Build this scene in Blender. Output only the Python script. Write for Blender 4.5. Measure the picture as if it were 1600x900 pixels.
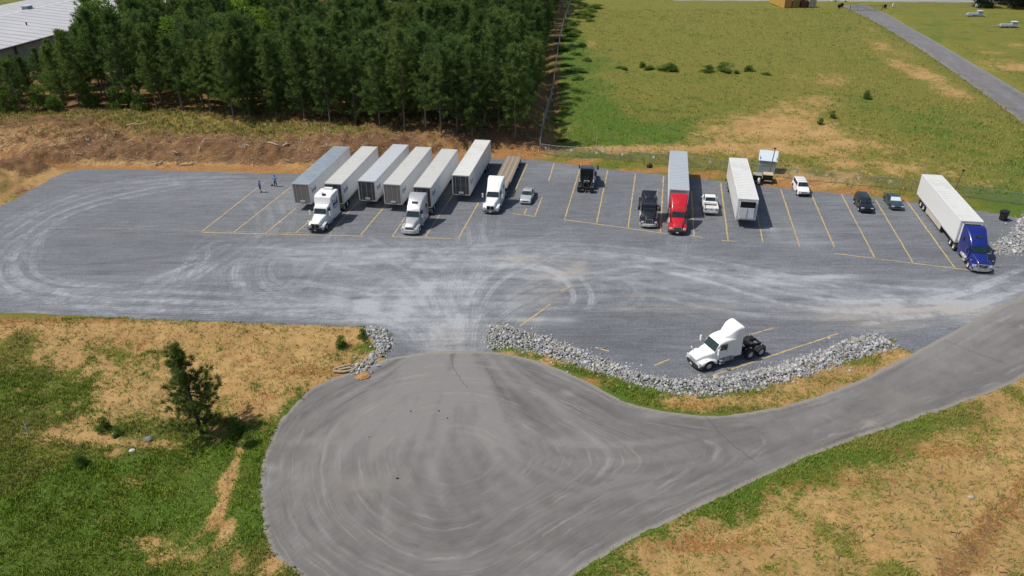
import bpy, bmesh, math, random
import numpy as np
from mathutils import Vector, Matrix, Euler
R = math.radians
scene = bpy.context.scene
for o in list(bpy.data.objects):
    bpy.data.objects.remove(o, do_unlink=True)
COL = scene.collection

# ---------------------------------------------------------------- camera
cam_d = bpy.data.cameras.new('camera'); cam = bpy.data.objects.new('camera', cam_d); COL.objects.link(cam)
cam_d.sensor_width = 36.0; cam_d.lens = 1160 / 1600 * 36.0; cam_d.clip_start = 0.5; cam_d.clip_end = 9000
PITCH, ROLL, CAMH = R(29.434), R(-0.534), 42.154
_f = Vector((0, math.cos(PITCH), -math.sin(PITCH))); _r = Vector((1, 0, 0)); _u = _r.cross(_f)
_R = math.cos(ROLL) * _r + math.sin(ROLL) * _u; _U = -math.sin(ROLL) * _r + math.cos(ROLL) * _u
_m = Matrix((_R, _U, -_f)).transposed().to_4x4(); _m.translation = (0, 0, CAMH)
cam.matrix_world = _m
scene.camera = cam

# ---------------------------------------------------------------- sky, sun, exposure
SUN_EL, SUN_AZ = R(58), R(-92)          # the sun stands over the left of the picture; shadows fall to +x
world = bpy.data.worlds.new('World'); scene.world = world; world.use_nodes = True
wn = world.node_tree.nodes; wl = world.node_tree.links
sky = wn.new('ShaderNodeTexSky'); sky.sky_type = 'NISHITA'; sky.sun_disc = False
sky.sun_elevation = SUN_EL; sky.sun_rotation = SUN_AZ % (2 * math.pi); sky.air_density = 1.0; sky.dust_density = 1.5
wl.new(sky.outputs[0], wn['Background'].inputs[0]); wn['Background'].inputs[1].default_value = 0.095
sun_d = bpy.data.lights.new('sun', 'SUN'); sun_d.energy = 4.1; sun_d.angle = R(0.6); sun_d.color = (1.0, 0.95, 0.86)
sun = bpy.data.objects.new('sun', sun_d); COL.objects.link(sun)
_d = Vector((-math.sin(SUN_AZ) * math.cos(SUN_EL), -math.cos(SUN_AZ) * math.cos(SUN_EL), -math.sin(SUN_EL)))
sun.rotation_euler = _d.to_track_quat('-Z', 'Y').to_euler(); sun.location = (-60, 60, 90)
scene.view_settings.view_transform = 'Standard'; scene.view_settings.look = 'None'
scene.view_settings.exposure = 0.0; scene.view_settings.gamma = 1.0; scene.view_settings.use_curve_mapping = False
scene.render.engine = 'CYCLES'; scene.cycles.max_bounces = 5; scene.cycles.diffuse_bounces = 2
scene.cycles.glossy_bounces = 2; scene.cycles.transmission_bounces = 3; scene.cycles.use_denoising = True

# ---------------------------------------------------------------- helpers: names, labels
def tag(o, label=None, cat=None, group=None, kind=None):
    if label: o['label'] = label
    if cat: o['category'] = cat
    if group: o['group'] = group
    if kind: o['kind'] = kind
    return o
def link(name, data, parent=None):
    o = bpy.data.objects.new(name, data); COL.objects.link(o)
    if parent is not None: o.parent = parent
    return o
def thing(name, label, cat, loc=(0, 0, 0), rz=0.0, group=None):
    o = link(name, None); o.location = loc; o.rotation_euler = (0, 0, rz); o.empty_display_size = .3
    return tag(o, label, cat, group)
def dup(o, parent=None):
    c = o.copy(); COL.objects.link(c); c.parent = parent
    for ch in list(o.children): dup(ch, c)
    return c

# ---------------------------------------------------------------- helpers: materials
MATS = {}
class NT:
    def __init__(s, name):
        s.m = bpy.data.materials.new(name); s.m.use_nodes = True; s.t = s.m.node_tree
        s.b = s.t.nodes['Principled BSDF']
    def n(s, typ, **kw):
        x = s.t.nodes.new(typ)
        for k, v in kw.items():
            if k.startswith('i_'):
                key = k[2:]; x.inputs[int(key) if key.isdigit() else key].default_value = v
            else: setattr(x, k, v)
        return x
    def l(s, a, b): s.t.links.new(a, b)
    def coord(s): return s.n('ShaderNodeTexCoord').outputs['Object']
    def noise(s, scale, detail=4, rough=.55, vec=None, dist=0.0, col=False):
        x = s.n('ShaderNodeTexNoise'); x.inputs['Scale'].default_value = scale; x.inputs['Detail'].default_value = detail
        x.inputs['Roughness'].default_value = rough; x.inputs['Distortion'].default_value = dist
        if vec is not None: s.l(vec, x.inputs['Vector'])
        return x.outputs['Color' if col else 'Fac']
    def mapr(s, v, a, b, c=0.0, d=1.0, smooth=True):
        x = s.n('ShaderNodeMapRange'); x.interpolation_type = 'SMOOTHSTEP' if smooth else 'LINEAR'
        s.l(v, x.inputs[0])
        for i, q in enumerate((a, b, c, d)): x.inputs[i + 1].default_value = q
        return x.outputs[0]
    def math(s, op, a, b=None, clamp=False):
        x = s.n('ShaderNodeMath', operation=op); x.use_clamp = clamp
        for i, q in enumerate((a, b)):
            if q is None: continue
            if isinstance(q, (int, float)): x.inputs[i].default_value = q
            else: s.l(q, x.inputs[i])
        return x.outputs[0]
    def mix(s, fac, a, b, blend='MIX'):
        x = s.n('ShaderNodeMix', data_type='RGBA', blend_type=blend)
        for i, q in ((0, fac), (6, a), (7, b)):
            if isinstance(q, (int, float)): x.inputs[i].default_value = q
            elif isinstance(q, tuple): x.inputs[i].default_value = (*q, 1) if len(q) == 3 else q
            else: s.l(q, x.inputs[i])
        return x.outputs[2]
    def bump(s, h, strength, dist, normal=None):
        x = s.n('ShaderNodeBump'); x.inputs['Strength'].default_value = strength; x.inputs['Distance'].default_value = dist
        s.l(h, x.inputs['Height'])
        if normal is not None: s.l(normal, x.inputs['Normal'])
        return x.outputs[0]
    def out(s, color=None, rough=None, normal=None):
        if color is not None:
            if isinstance(color, tuple): s.b.inputs['Base Color'].default_value = (*color, 1)
            else: s.l(color, s.b.inputs['Base Color'])
        if rough is not None:
            if isinstance(rough, (int, float)): s.b.inputs['Roughness'].default_value = rough
            else: s.l(rough, s.b.inputs['Roughness'])
        if normal is not None: s.l(normal, s.b.inputs['Normal'])
        return s.m
def paint(name, col, rough=.35, metal=0.0, dirt=.25, dcol=(.22, .19, .15), scale=1.3, coat=0.0, bump=0.0):
    """a plain coloured surface with uneven grime and gloss"""
    if name in MATS: return MATS[name]
    t = NT(name); c = t.coord(); n = t.noise(scale, 5, .6, c); n2 = t.noise(scale * 9, 3, .6, c)
    k = t.math('MULTIPLY', t.mapr(n, .45, .8), dirt, True)
    col2 = t.mix(k, col, dcol); col3 = t.mix(t.mapr(n2, .3, .75, 0, .16), col2, tuple(v * .72 for v in col))
    r = t.mapr(n, .3, .8, rough, min(1, rough + .25))
    t.b.inputs['Metallic'].default_value = metal
    if coat: t.b.inputs['Coat Weight'].default_value = coat
    t.out(col3, r, t.bump(n2, bump, .02) if bump else None)
    MATS[name] = t.m; return t.m
def glass(name, col=(.012, .02, .02), rough=.06):
    if name in MATS: return MATS[name]
    t = NT(name); t.b.inputs['Specular IOR Level'].default_value = .8
    t.out(t.mix(t.mapr(t.noise(1.5, 2, .5, t.coord()), .35, .7), col, tuple(v * 2.2 for v in col)), rough); MATS[name] = t.m; return t.m
white = paint('white_paint', (.80, .80, .79), .3, 0, .14, (.5, .46, .4), coat=.3)
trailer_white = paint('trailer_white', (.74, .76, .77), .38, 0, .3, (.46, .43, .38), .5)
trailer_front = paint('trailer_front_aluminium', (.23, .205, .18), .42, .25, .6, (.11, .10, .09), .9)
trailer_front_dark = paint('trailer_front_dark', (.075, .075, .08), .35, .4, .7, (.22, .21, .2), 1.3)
alu = paint('aluminium', (.58, .58, .58), .38, .35, .4, (.3, .28, .25), 2.0)
chrome = paint('chrome', (.85, .85, .86), .12, 1.0, .15, (.4, .4, .4), 2.0)
black_metal = paint('black_metal', (.022, .022, .024), .45, .2, .5, (.09, .08, .07), 2.5)
grille_black = paint('grille_black', (.012, .012, .013), .4, .3, .2, (.05, .05, .05), 3)
rubber = paint('rubber', (.020, .020, .020), .8, 0, .5, (.10, .09, .08), 4)
black_paint = paint('black_paint', (.014, .017, .022), .16, 0, .25, (.06, .06, .06), 1.2, coat=.6)
red_paint = paint('red_paint', (.52, .012, .022), .22, 0, .12, (.3, .06, .05), 1.2, coat=.6)
blue_paint = paint('blue_paint', (.010, .021, .18), .2, 0, .15, (.05, .055, .14), 1.2, coat=.6)
silver_paint = paint('silver_paint', (.52, .53, .55), .28, .45, .2, (.3, .29, .27), 1.2, coat=.4)
car_silver = paint('car_silver', (.56, .59, .62), .26, .4, .15, (.36, .35, .33), 1.5, coat=.4)
car_grey = paint('car_slate_grey', (.055, .085, .105), .24, .35, .2, (.16, .16, .15), 1.5, coat=.5)
lamp_glass = paint('lamp_glass', (.75, .77, .78), .12, .2, .1)
red_lamp = paint('red_lamp', (.35, .01, .01), .2)
amber_lamp = paint('amber_lamp', (.6, .2, .02), .25)
win = glass('window_glass'); win_green = glass('windscreen_green', (.010, .021, .019), .08)
logo_blue = paint('logo_blue', (.012, .04, .17), .4, 0, .1)
galv = paint('galvanised', (.36, .37, .37), .5, .6, .4, (.2, .19, .17), 3)
wood_grey = paint('weathered_wood', (.29, .24, .185), .85, 0, .6, (.16, .13, .10), 2.2, bump=.4)
wood_pale = paint('bare_wood', (.50, .42, .31), .85, 0, .5, (.25, .19, .13), 3, bump=.4)

# ---------------------------------------------------------------- helpers: meshes
class MB:
    def __init__(s): s.v = []; s.f = []
    def add(s, vs, fs):
        k = len(s.v); s.v += [tuple(p) for p in vs]; s.f += [tuple(i + k for i in f) for f in fs]; return s
    def box(s, c, d, rz=0.0, top=(1, 1), ry=0.0):
        x, y, z = (q / 2 for q in d); P = []
        M = Euler((0, ry, rz)).to_matrix() if (rz or ry) else None
        for sz in (-1, 1):
            kx, ky = top if sz > 0 else (1, 1)
            for sx, sy in ((-1, -1), (1, -1), (1, 1), (-1, 1)):
                p = Vector((sx * x * kx, sy * y * ky, sz * z))
                if M: p = M @ p
                P.append((p.x + c[0], p.y + c[1], p.z + c[2]))
        return s.add(P, [(0, 3, 2, 1), (4, 5, 6, 7), (0, 1, 5, 4), (1, 2, 6, 5), (2, 3, 7, 6), (3, 0, 4, 7)])
    def bx(s, x0, x1, y0, y1, z0, z1): return s.box(((x0 + x1) / 2, (y0 + y1) / 2, (z0 + z1) / 2), (abs(x1 - x0), abs(y1 - y0), abs(z1 - z0)))
    def tube(s, pts, rad, n=6, caps=True):
        pts = [Vector(p) for p in pts]; rings = []
        for i, p in enumerate(pts):
            d = (pts[min(i + 1, len(pts) - 1)] - pts[max(i - 1, 0)]).normalized()
            a = d.orthogonal().normalized() if i == 0 else (prev - d * prev.dot(d)).normalized()
            prev = a; b = d.cross(a); r = rad[i] if isinstance(rad, (list, tuple)) else rad
            rings.append([p + (a * math.cos(2 * math.pi * k / n) + b * math.sin(2 * math.pi * k / n)) * r for k in range(n)])
        return s.loft(rings, caps)
    def loft(s, rings, caps=True):
        n = len(rings[0]); k = len(s.v)
        for r in rings: s.v += [tuple(p) for p in r]
        for i in range(len(rings) - 1):
            a, b = k + i * n, k + (i + 1) * n
            for j in range(n):
                j2 = (j + 1) % n; s.f.append((a + j, a + j2, b + j2, b + j))
        if caps:
            s.f.append(tuple(k + j for j in reversed(range(n)))); s.f.append(tuple(k + (len(rings) - 1) * n + j for j in range(n)))
        return s
    def lathe(s, prof, c, axis='y', n=20, caps=True):
        """prof: (radius, along axis) pairs round the axis through c"""
        rings = []
        for r, a in prof:
            ring = []
            for j in range(n):
                u, w = r * math.cos(2 * math.pi * j / n), r * math.sin(2 * math.pi * j / n)
                ring.append((c[0] + u, c[1] + a, c[2] + w) if axis == 'y' else (c[0] + u, c[1] + w, c[2] + a) if axis == 'z' else (c[0] + a, c[1] + u, c[2] + w))
            rings.append(ring)
        return s.loft(rings, caps)
    def prism(s, poly, z0, z1):
        n = len(poly)
        return s.add([(x, y, z0) for x, y in poly] + [(x, y, z1) for x, y in poly],
                     [tuple(reversed(range(n))), tuple(range(n, 2 * n))] + [(i, (i + 1) % n, n + (i + 1) % n, n + i) for i in range(n)])
    def mesh(s, name, mat, smooth=None, bevel=0.0, seg=2):
        me = bpy.data.meshes.new(name); me.from_pydata(s.v, [], s.f); me.validate()
        bm = bmesh.new(); bm.from_mesh(me)
        bmesh.ops.recalc_face_normals(bm, faces=bm.faces)
        if bevel: bmesh.ops.bevel(bm, geom=list(bm.edges), offset=bevel, segments=seg, affect='EDGES', profile=.6, clamp_overlap=True)
        bm.to_mesh(me); bm.free()
        if mat: me.materials.append(mat)
        if smooth is not None:
            me.polygons.foreach_set('use_smooth', [True] * len(me.polygons)); me.set_sharp_from_angle(angle=R(smooth))
        return me
    def build(s, name, mat, parent=None, smooth=None, bevel=0.0, seg=2):
        return link(name, s.mesh(name, mat, smooth, bevel, seg), parent)
def np_mesh(name, v, f, mat, attrs=None, smooth=False):
    """a mesh straight from numpy arrays; f is (n,3) or (n,4)"""
    me = bpy.data.meshes.new(name); n, k = f.shape
    me.vertices.add(len(v)); me.vertices.foreach_set('co', np.asarray(v, np.float32).ravel())
    me.loops.add(n * k); me.loops.foreach_set('vertex_index', f.astype(np.int32).ravel())
    me.polygons.add(n); me.polygons.foreach_set('loop_start', np.arange(0, n * k, k, dtype=np.int32))
    if smooth: me.polygons.foreach_set('use_smooth', np.ones(n, bool))
    for nm, (typ, arr) in (attrs or {}).items():
        a = me.attributes.new(nm, typ, 'POINT')
        a.data.foreach_set('color' if typ == 'FLOAT_COLOR' else 'value', np.asarray(arr, np.float32).ravel())
    me.update(calc_edges=True)
    if mat: me.materials.append(mat)
    return me

# ---------------------------------------------------------------- helpers: noise, polygons
def vnoise(x, y, seed=0):
    ix, iy = np.floor(x), np.floor(y); fx, fy = x - ix, y - iy
    fx = fx * fx * (3 - 2 * fx); fy = fy * fy * (3 - 2 * fy)
    def h(a, b):
        q = np.sin(a * 127.1 + b * 311.7 + seed * 74.7) * 43758.5453; return q - np.floor(q)
    return (h(ix, iy) * (1 - fx) + h(ix + 1, iy) * fx) * (1 - fy) + (h(ix, iy + 1) * (1 - fx) + h(ix + 1, iy + 1) * fx) * fy
def fbm(x, y, scale, seed=0, octs=4, gain=.5):
    x = np.asarray(x, float) * scale; y = np.asarray(y, float) * scale; s = 0; a = 1; t = 0
    for o in range(octs):
        s = s + a * vnoise(x + 17.3 * o, y - 9.1 * o, seed + o); t += a; a *= gain; x, y = x * 2.03, y * 2.03
    return s / t
def sstep(a, b, x):
    t = np.clip((x - a) / (b - a), 0, 1); return t * t * (3 - 2 * t)
def spline(pts, step=.4, closed=False):
    P = [np.array(p, float) for p in pts]; n = len(P); out = []
    for i in range(n if closed else n - 1):
        p0 = P[i - 1] if (closed or i > 0) else 2 * P[0] - P[1]; p1 = P[i]; p2 = P[(i + 1) % n]
        p3 = P[(i + 2) % n] if (closed or i + 2 < n) else 2 * P[-1] - P[-2]
        k = max(1, int(np.linalg.norm(p2 - p1) / step))
        for j in range(k):
            t = j / k; out.append(.5 * ((2 * p1) + (p2 - p0) * t + (2 * p0 - 5 * p1 + 4 * p2 - p3) * t * t + (3 * p1 - p0 - 3 * p2 + p3) * t ** 3))
    if not closed: out.append(P[-1])
    return np.array(out)
def signed(x, y, poly, near=False):
    """signed distance to a polygon, negative inside; also the nearest border point"""
    x = np.asarray(x, float); y = np.asarray(y, float)
    P = np.asarray(poly, float); best = np.full(x.shape, 1e18); ins = np.zeros(x.shape, bool); nx = np.zeros_like(x); ny = np.zeros_like(y)
    for i in range(len(P)):
        a, b = P[i], P[(i + 1) % len(P)]; d = b - a; L = d @ d + 1e-12
        t = np.clip(((x - a[0]) * d[0] + (y - a[1]) * d[1]) / L, 0, 1)
        px, py = a[0] + t * d[0], a[1] + t * d[1]; q = (x - px) ** 2 + (y - py) ** 2
        m = q < best; best = np.where(m, q, best)
        if near: nx = np.where(m, px, nx); ny = np.where(m, py, ny)
        if abs(d[1]) > 1e-12:
            c = (a[1] > y) != (b[1] > y); ins ^= c & (x < d[0] * (y - a[1]) / d[1] + a[0])
    s = np.sqrt(best) * np.where(ins, -1, 1)
    return (s, nx, ny) if near else s
def blobs(x, y, L):
    k = np.ones_like(x); neg = np.zeros_like(x)
    for bx, by, rx, ry, a in L:
        g = np.exp(-np.minimum(((x - bx) / rx) ** 2 + ((y - by) / ry) ** 2, 60))
        if a > 0: k = k * (1 - a * g)
        else: neg = neg + a * g
    return 1 - k + neg

# ---------------------------------------------------------------- the plan of the place, in metres (x right, y away, z up)
LOT = [(-70.34,115.38),(-51.66,114.29),(-33.63,112.66),(-24,114.6),(-15.9,116.2),(-9.9,117.4),(-5.5,118.8),(-0.9,118.8),(4.45,117.93),(10.63,115.31),(16.62,113.08),(24.38,110.58),(32.71,107.61),(41.55,104.49),(50.08,101.76),(57.35,99.17),(64.08,96.23),(67.51,94.37),(68.94,93.03),(76,91),(84,88),(80,72),(55.93,69.38),(47.61,64.38),(40.72,60.43),(38.72,61.58),(38.7,62.97),(37.6,64.18),(34.5,63.04),(29.68,60.5),(24.55,58.21),(19.89,56.84),(16.15,56.29),(12.68,57.15),(10.17,58.86),(7.28,61.2),(4.2,63.32),(1.62,64.8),(-1.05,66.2),(-2.39,65.73),(-2.55,64.02),(-1.86,61.8),(-1.82,59.48),(-6.33,59.55),(-12.44,58.58),(-12.76,60.74),(-12.44,63.01),(-12.85,65.04),(-14.26,66.43),(-16.32,66.59),(-23.92,67.11),(-33.08,67.91),(-41.7,68.71),(-49.06,69.51),(-56.46,70.18),(-66,71),(-76,76),(-82,86),(-80,95),(-74.48,100.41),(-73.3,108.42)]
ASPHALT = [(-18.2,56.62),(-19.49,54.5),(-20.46,51.51),(-20.71,48.01),(-20.3,44.37),(-19.4,41.28),(-18.2,38.45),(-16.78,36.29),(-14.66,34.64),(-12,32.5),(-8,30.3),(-3.5,29.8),(0.5,31.2),(2.5,32.8),(4.21,34.69),(6.6,36.36),(9.1,37.94),(14.41,40.86),(20.23,44.06),(26.49,47.12),(33.07,49.88),(40.14,52.77),(48.2,56.6),(60,65),(72,77),(84,96),(90,106),(84,110),(76,97),(68,86),(58.05,72.87),(53.17,69.43),(46.82,65.37),(40.94,61.55),(37.4,59.38),(31.61,55.86),(25.97,53.35),(21.51,51.96),(17.39,51.4),(14.1,51.89),(11.41,52.83),(9.28,54.26),(7.14,56.43),(4.86,58.31),(1.83,60.29),(-1.66,61.57),(-5.52,61.86),(-9.66,61.47),(-12.71,60.41),(-14.96,58.83)]
FARROAD_L = [(115.01,271.88),(113.31,243.06),(109.9,214.77),(106.06,189.19),(100.82,160.45),(95.65,135),(93,126),(86,110)]
FARROAD_R = [(123.78,273.74),(122.89,252.86),(119.65,231.7),(116.92,210.89),(112.29,181.32),(108.23,155.79),(100,122),(92,107)]
RIP_MAIN = [(-2.54,66.23),(-1.06,66.84),(1.63,65.29),(4.22,63.79),(7.32,61.65),(10.22,59.28),(12.75,57.56),(16.23,56.69),(20,57.24),(24.68,58.63),(29.83,60.94),(34.69,63.51),(37.76,64.54),(38.82,61.81),(33.9,59.99),(28.58,57.42),(23.78,55.68),(19.3,54.49),(15.71,54.16),(12.41,55.46),(9.65,57.2),(6.15,59.13),(3.12,60.93),(-0.06,62.22),(-2,62.26),(-2.55,64.02)]
RIP_LEFT = [(-15.42,66.45),(-14.26,66.43),(-12.83,64.92),(-12.3,63.01),(-12.82,61.19),(-14.08,59.14),(-15.24,58),(-15.71,58.85),(-14.35,60.77),(-13.65,62.45),(-14.59,64.23),(-15.28,65.21)]
RIP_RIGHT = [(61.66,85.19),(64.76,87.41),(68.37,91.35),(71.23,94.06),(80,88),(76,80.5),(63.51,81.9),(61.35,81.59),(59.89,82.5)]
LINES = [[(-62.51,92.82),(-27.75,90.21)],[(-41.7,90.92),(-38.37,109.15)],[(-37.29,90.62),(-33.7,106.89)],[(-32.91,90.33),(-30.91,98.45)],[(-41.62,90.72),(-19.59,89.04)],[(-28.87,90.24),(-27.61,95.23)],[(-20,89.45),(-18.13,99.55)],[(-24.22,90.14),(-22.38,101.08)],[(-15.74,88.76),(-14.86,94.73)],[(-11.4,88.47),(-8.51,104.2)],[(-6.99,87.99),(-4.72,100.18)],[(-15.74,88.76),(-6.99,87.99)],[(0.12,101.99),(2.71,116.13)],[(3.27,94.97),(4.56,101.89)],[(0.1,95.92),(3.3,94.97)],[(1.71,95.44),(2.2,97.68)],[(5.81,108.3),(7.13,116.31)],[(7.33,93.79),(11.22,114.1)],[(11.52,92),(15.5,112.82)],[(15.69,90.88),(19.71,111.1)],[(19.78,89.57),(23.97,110.03)],[(7.24,93.79),(20.55,88.96)],[(23.96,88.1),(26.86,103.33)],[(23.29,88.31),(25,87.69)],[(28.06,86.66),(32.12,106.83)],[(32.37,86),(35.44,100.65)],[(36.67,84.61),(40.43,104.01)],[(40.96,84.34),(44.37,102.4)],[(44.75,81.07),(48.78,102.29)],[(48.87,79.96),(52.8,99.75)],[(53.19,78.55),(57.09,99.41)],[(40.34,82.73),(54.6,78.03)],[(18.93,57.36),(33.76,64.49)],[(24.49,64.37),(27.42,65.65)],[(13.75,59.12),(15.5,60.17)],[(0.77,66.42),(4.25,71.01)],[(5.57,73.86),(6.9,75.03)],[(27.26,86.68),(29.02,86.45)]]
TRACKS = [([(-41.21,110.95),(-55.06,109.64),(-62.34,106.22),(-67.29,99.37),(-68.27,93.12),(-68.55,87.47)],0.8,1,0.28),([(-39.78,112.22),(-52.3,111.74),(-61.68,108.55),(-67.44,102.77),(-69.41,96.2),(-70.26,90.26)],0.5,1,0.28),([(-48.67,108.7),(-56.47,104.71),(-62.3,99.25),(-64.26,93.78),(-63.22,88.03),(-61.14,82.79),(-58.79,79.16),(-55.87,76.84),(-51.63,75.4),(-46.17,75.03),(-42.76,76.32),(-39.92,79.37),(-36.79,82.3)],0.9,1,0.28),([(-66.73,85.44),(-63.21,82.22),(-60.4,78.62),(-57.03,76.04),(-53.2,74.37),(-47.53,73.48),(-40.25,73.45),(-32.3,72.94),(-24.58,73.05)],0.8,1,0.28),([(-62.46,77.52),(-55.26,74.77),(-50.35,72.91),(-42.1,71.75),(-34.3,71.31),(-24.05,70.93)],1,1,0.28),([(-62.84,87.35),(-63.4,84.73),(-62.71,81.6),(-61.29,79.21),(-58.86,76.9)],0.9,0.5,0.28),([(-61.8,97.61),(-64.07,92.29),(-64.55,86.71),(-63.07,82.22),(-59.79,78.04),(-55.35,74.94),(-48.44,74.28),(-43.09,75.24),(-40.57,78.23),(-38.22,82.33)],0.6,1,0.28),([(-38.47,85.51),(-39.3,81.43),(-40.18,77.94),(-41.41,76.29)],1,0.9,0.22),([(-36.21,83.53),(-37.42,79.32),(-38.78,76.4)],1,0.5,0.25),([(-34.09,87.41),(-37.38,87.48),(-39.12,84.87),(-39.53,80.54),(-40.01,75.45),(-41.71,70.86)],0.6,0.9,0.28),([(-38.79,102.95),(-35.85,98.63),(-34,93.86),(-33,88.76),(-34.25,84.13),(-37.14,79.31)],0.5,0.9,0.28),([(-35.73,102.87),(-33.49,97.76),(-32.59,91.6),(-32.9,85.39),(-35.37,82.27)],0.4,0.9,0.28),([(-34.05,83.49),(-33.08,78.65),(-31.05,74.74),(-28.51,72.36),(-25.22,71.55)],0.8,0.3,0.28),([(-28.13,87.28),(-30.96,84.7),(-32.05,81.59),(-31.09,77.48),(-28.78,74.17),(-24.58,73.05)],0.8,0.9,0.28),([(-24.56,84.57),(-28.75,84.01),(-30.07,81.55),(-28.91,77.44),(-26.17,75.19),(-22.45,75.12)],0.7,0.5,0.28),([(-41.77,73.37),(-42.51,70.38)],1,0.3,0.4),([(-39.68,73.33),(-40.13,70.1)],1,0.3,0.4),([(-57.37,71.71),(-42.42,70.34),(-27.97,69.27),(-12.5,68.46)],0.5,1,0.28),([(-50.73,72.72),(-35.61,71.04),(-19.67,69.66),(-11.05,67.91)],0.9,1,0.28),([(-44.41,74.8),(-28.87,72.32),(-17.09,70.98),(-11.2,69.24),(-7.4,65.32),(-6.4,60.64)],0.7,1,0.28),([(-6.4,60.64),(-7.6,67.85),(-12.04,76.47),(-25.92,84.28)],0.6,1,0.3),([(-5.77,60.63),(-7,69.16),(-10.69,78.02),(-20.23,88.86)],0.7,1,0.3),([(-7.04,60.65),(-9.54,66.6),(-15.85,72.08),(-27.17,76.76)],0.8,1,0.3),([(-5.13,60.62),(-4.56,69.12),(-1.51,77.84),(8.32,86.33)],0.7,1,0.3),([(-4.5,60.61),(-2.78,67.77),(3.69,74.64),(16.25,79.12)],0.6,1,0.3),([(-6.09,60.63),(-6.75,70.51),(-7.98,83.02),(-12.6,88.7)],0.6,1,0.3),([(-5.45,60.62),(-6.04,70.5),(-4.37,82.94),(-5.25,94.72)],0.5,1,0.3),([(-7.67,60.66),(-10.97,67.26),(-19.67,69.66),(-29.89,70.93)],0.8,1,0.3),([(-3.55,60.59),(-0.72,69.05),(9.3,71.62),(28.53,71.26)],0.4,1,0.3),([(-6.72,60.65),(-8.52,70.55),(-14.74,79.73),(-22.66,84.21)],0.6,1,0.3),([(-5.64,60.63),(-6.91,67.84),(-8.15,74.86),(-6.38,82.99)],0.6,1,0.3),([(-12.89,83.83),(-6.38,82.99),(0.04,82.85),(6.16,78.5),(7.99,73.08),(6.93,68.91)],0.7,1,0.5),([(-13.7,80.72),(-8.57,80.28),(-3.11,80.84),(3.89,79.36),(7,76.41)],0.7,0.3,0.8),([(-34.37,85.37),(-24.09,83.35),(-14.53,84.04),(0.04,83.21),(15.73,80.8),(33.58,75.59),(49.05,72.31),(59.39,75.09)],0.5,1.1,0.6),([(-25.3,81.63),(-12.8,83.12),(1.69,85.53),(16.14,83.41),(30.35,77.22),(42.68,71),(55.6,73.65)],0.5,1.1,0.5),([(12.82,82.59),(22.8,77.37),(32.08,71.2),(45.54,69.57),(62.3,77.39)],0.7,1.2,0.6),([(24.9,79.77),(30.44,77.54),(34.65,76.5),(39.69,75.94)],0.6,0.2,0.5),([(7.63,77.66),(14.75,74.43),(24.61,69.94),(35.96,68.39),(49.73,70.87),(66.12,79.78)],0.5,1.1,0.5),([(36.49,77.42),(39.63,75.78)],1,0.1,0.5),([(35.45,67.09),(41.57,68.56),(47.76,69.8),(56.15,73.35)],1,1.2,0.7),([(35.09,69.75),(42.18,69.9),(49.88,71.15),(59.39,75.09)],1,1.1,0.8),([(37.74,71.09),(43.45,69.6),(47.96,67.52),(51.66,66.81)],0.7,0.9,0.5),([(-23.18,90.92),(-23.88,84.24),(-24.51,78.29),(-26.7,72.28)],0.6,0.9,0.28),([(-11.72,88.29),(-12.6,81.37),(-14.83,74.99),(-19.89,70.75)],0.6,0.9,0.28),([(-2.6,95.76),(-3.26,86.57),(-6.09,77.93),(-7.6,67.85)],0.5,1,0.28),([(21.87,87.95),(18.86,80.74),(7.51,76.09),(-2.78,67.77)],0.5,1,0.28),([(55.28,77.05),(50.86,73),(42.37,70.31),(31.6,69.82)],0.5,1,0.28),([(12.19,77.57),(14.24,75.96),(14.33,72.67),(12.71,70.44),(10.65,70.89)],0.6,0.5,0.4)]
DARKTRACKS = [([(-56.05,79.69),(-49.08,81.33),(-41.31,83.01),(-36.83,83.23)],1,1,0.45),([(-53.09,78.76),(-48.81,79.54),(-44.81,80.52),(-40.88,81.16)],1,0.3,0.5),([(-48.42,75.88),(-43.19,76.71),(-41.8,77.24)],1,0.2,0.6),([(-38.06,77.33),(-33.84,77.64),(-28.91,77.44)],1,0.3,0.4),([(-56.06,69.5),(-41.58,68.45),(-26.09,67.53),(-16.39,66.98),(-13.44,65.42)],1,0.2,0.8),([(-16.5,67.62),(-13.71,67.31),(-11.68,64.78)],1,0.2,0.5),([(-36.48,81.38),(-32.24,81.29)],1,0.2,0.4),([(-56.08,72.11),(-49.62,71.49)],1,0.2,0.6),([(-41.08,69.4),(-30.99,68.98),(-25.02,68.88)],1,0.3,0.5)]
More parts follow.
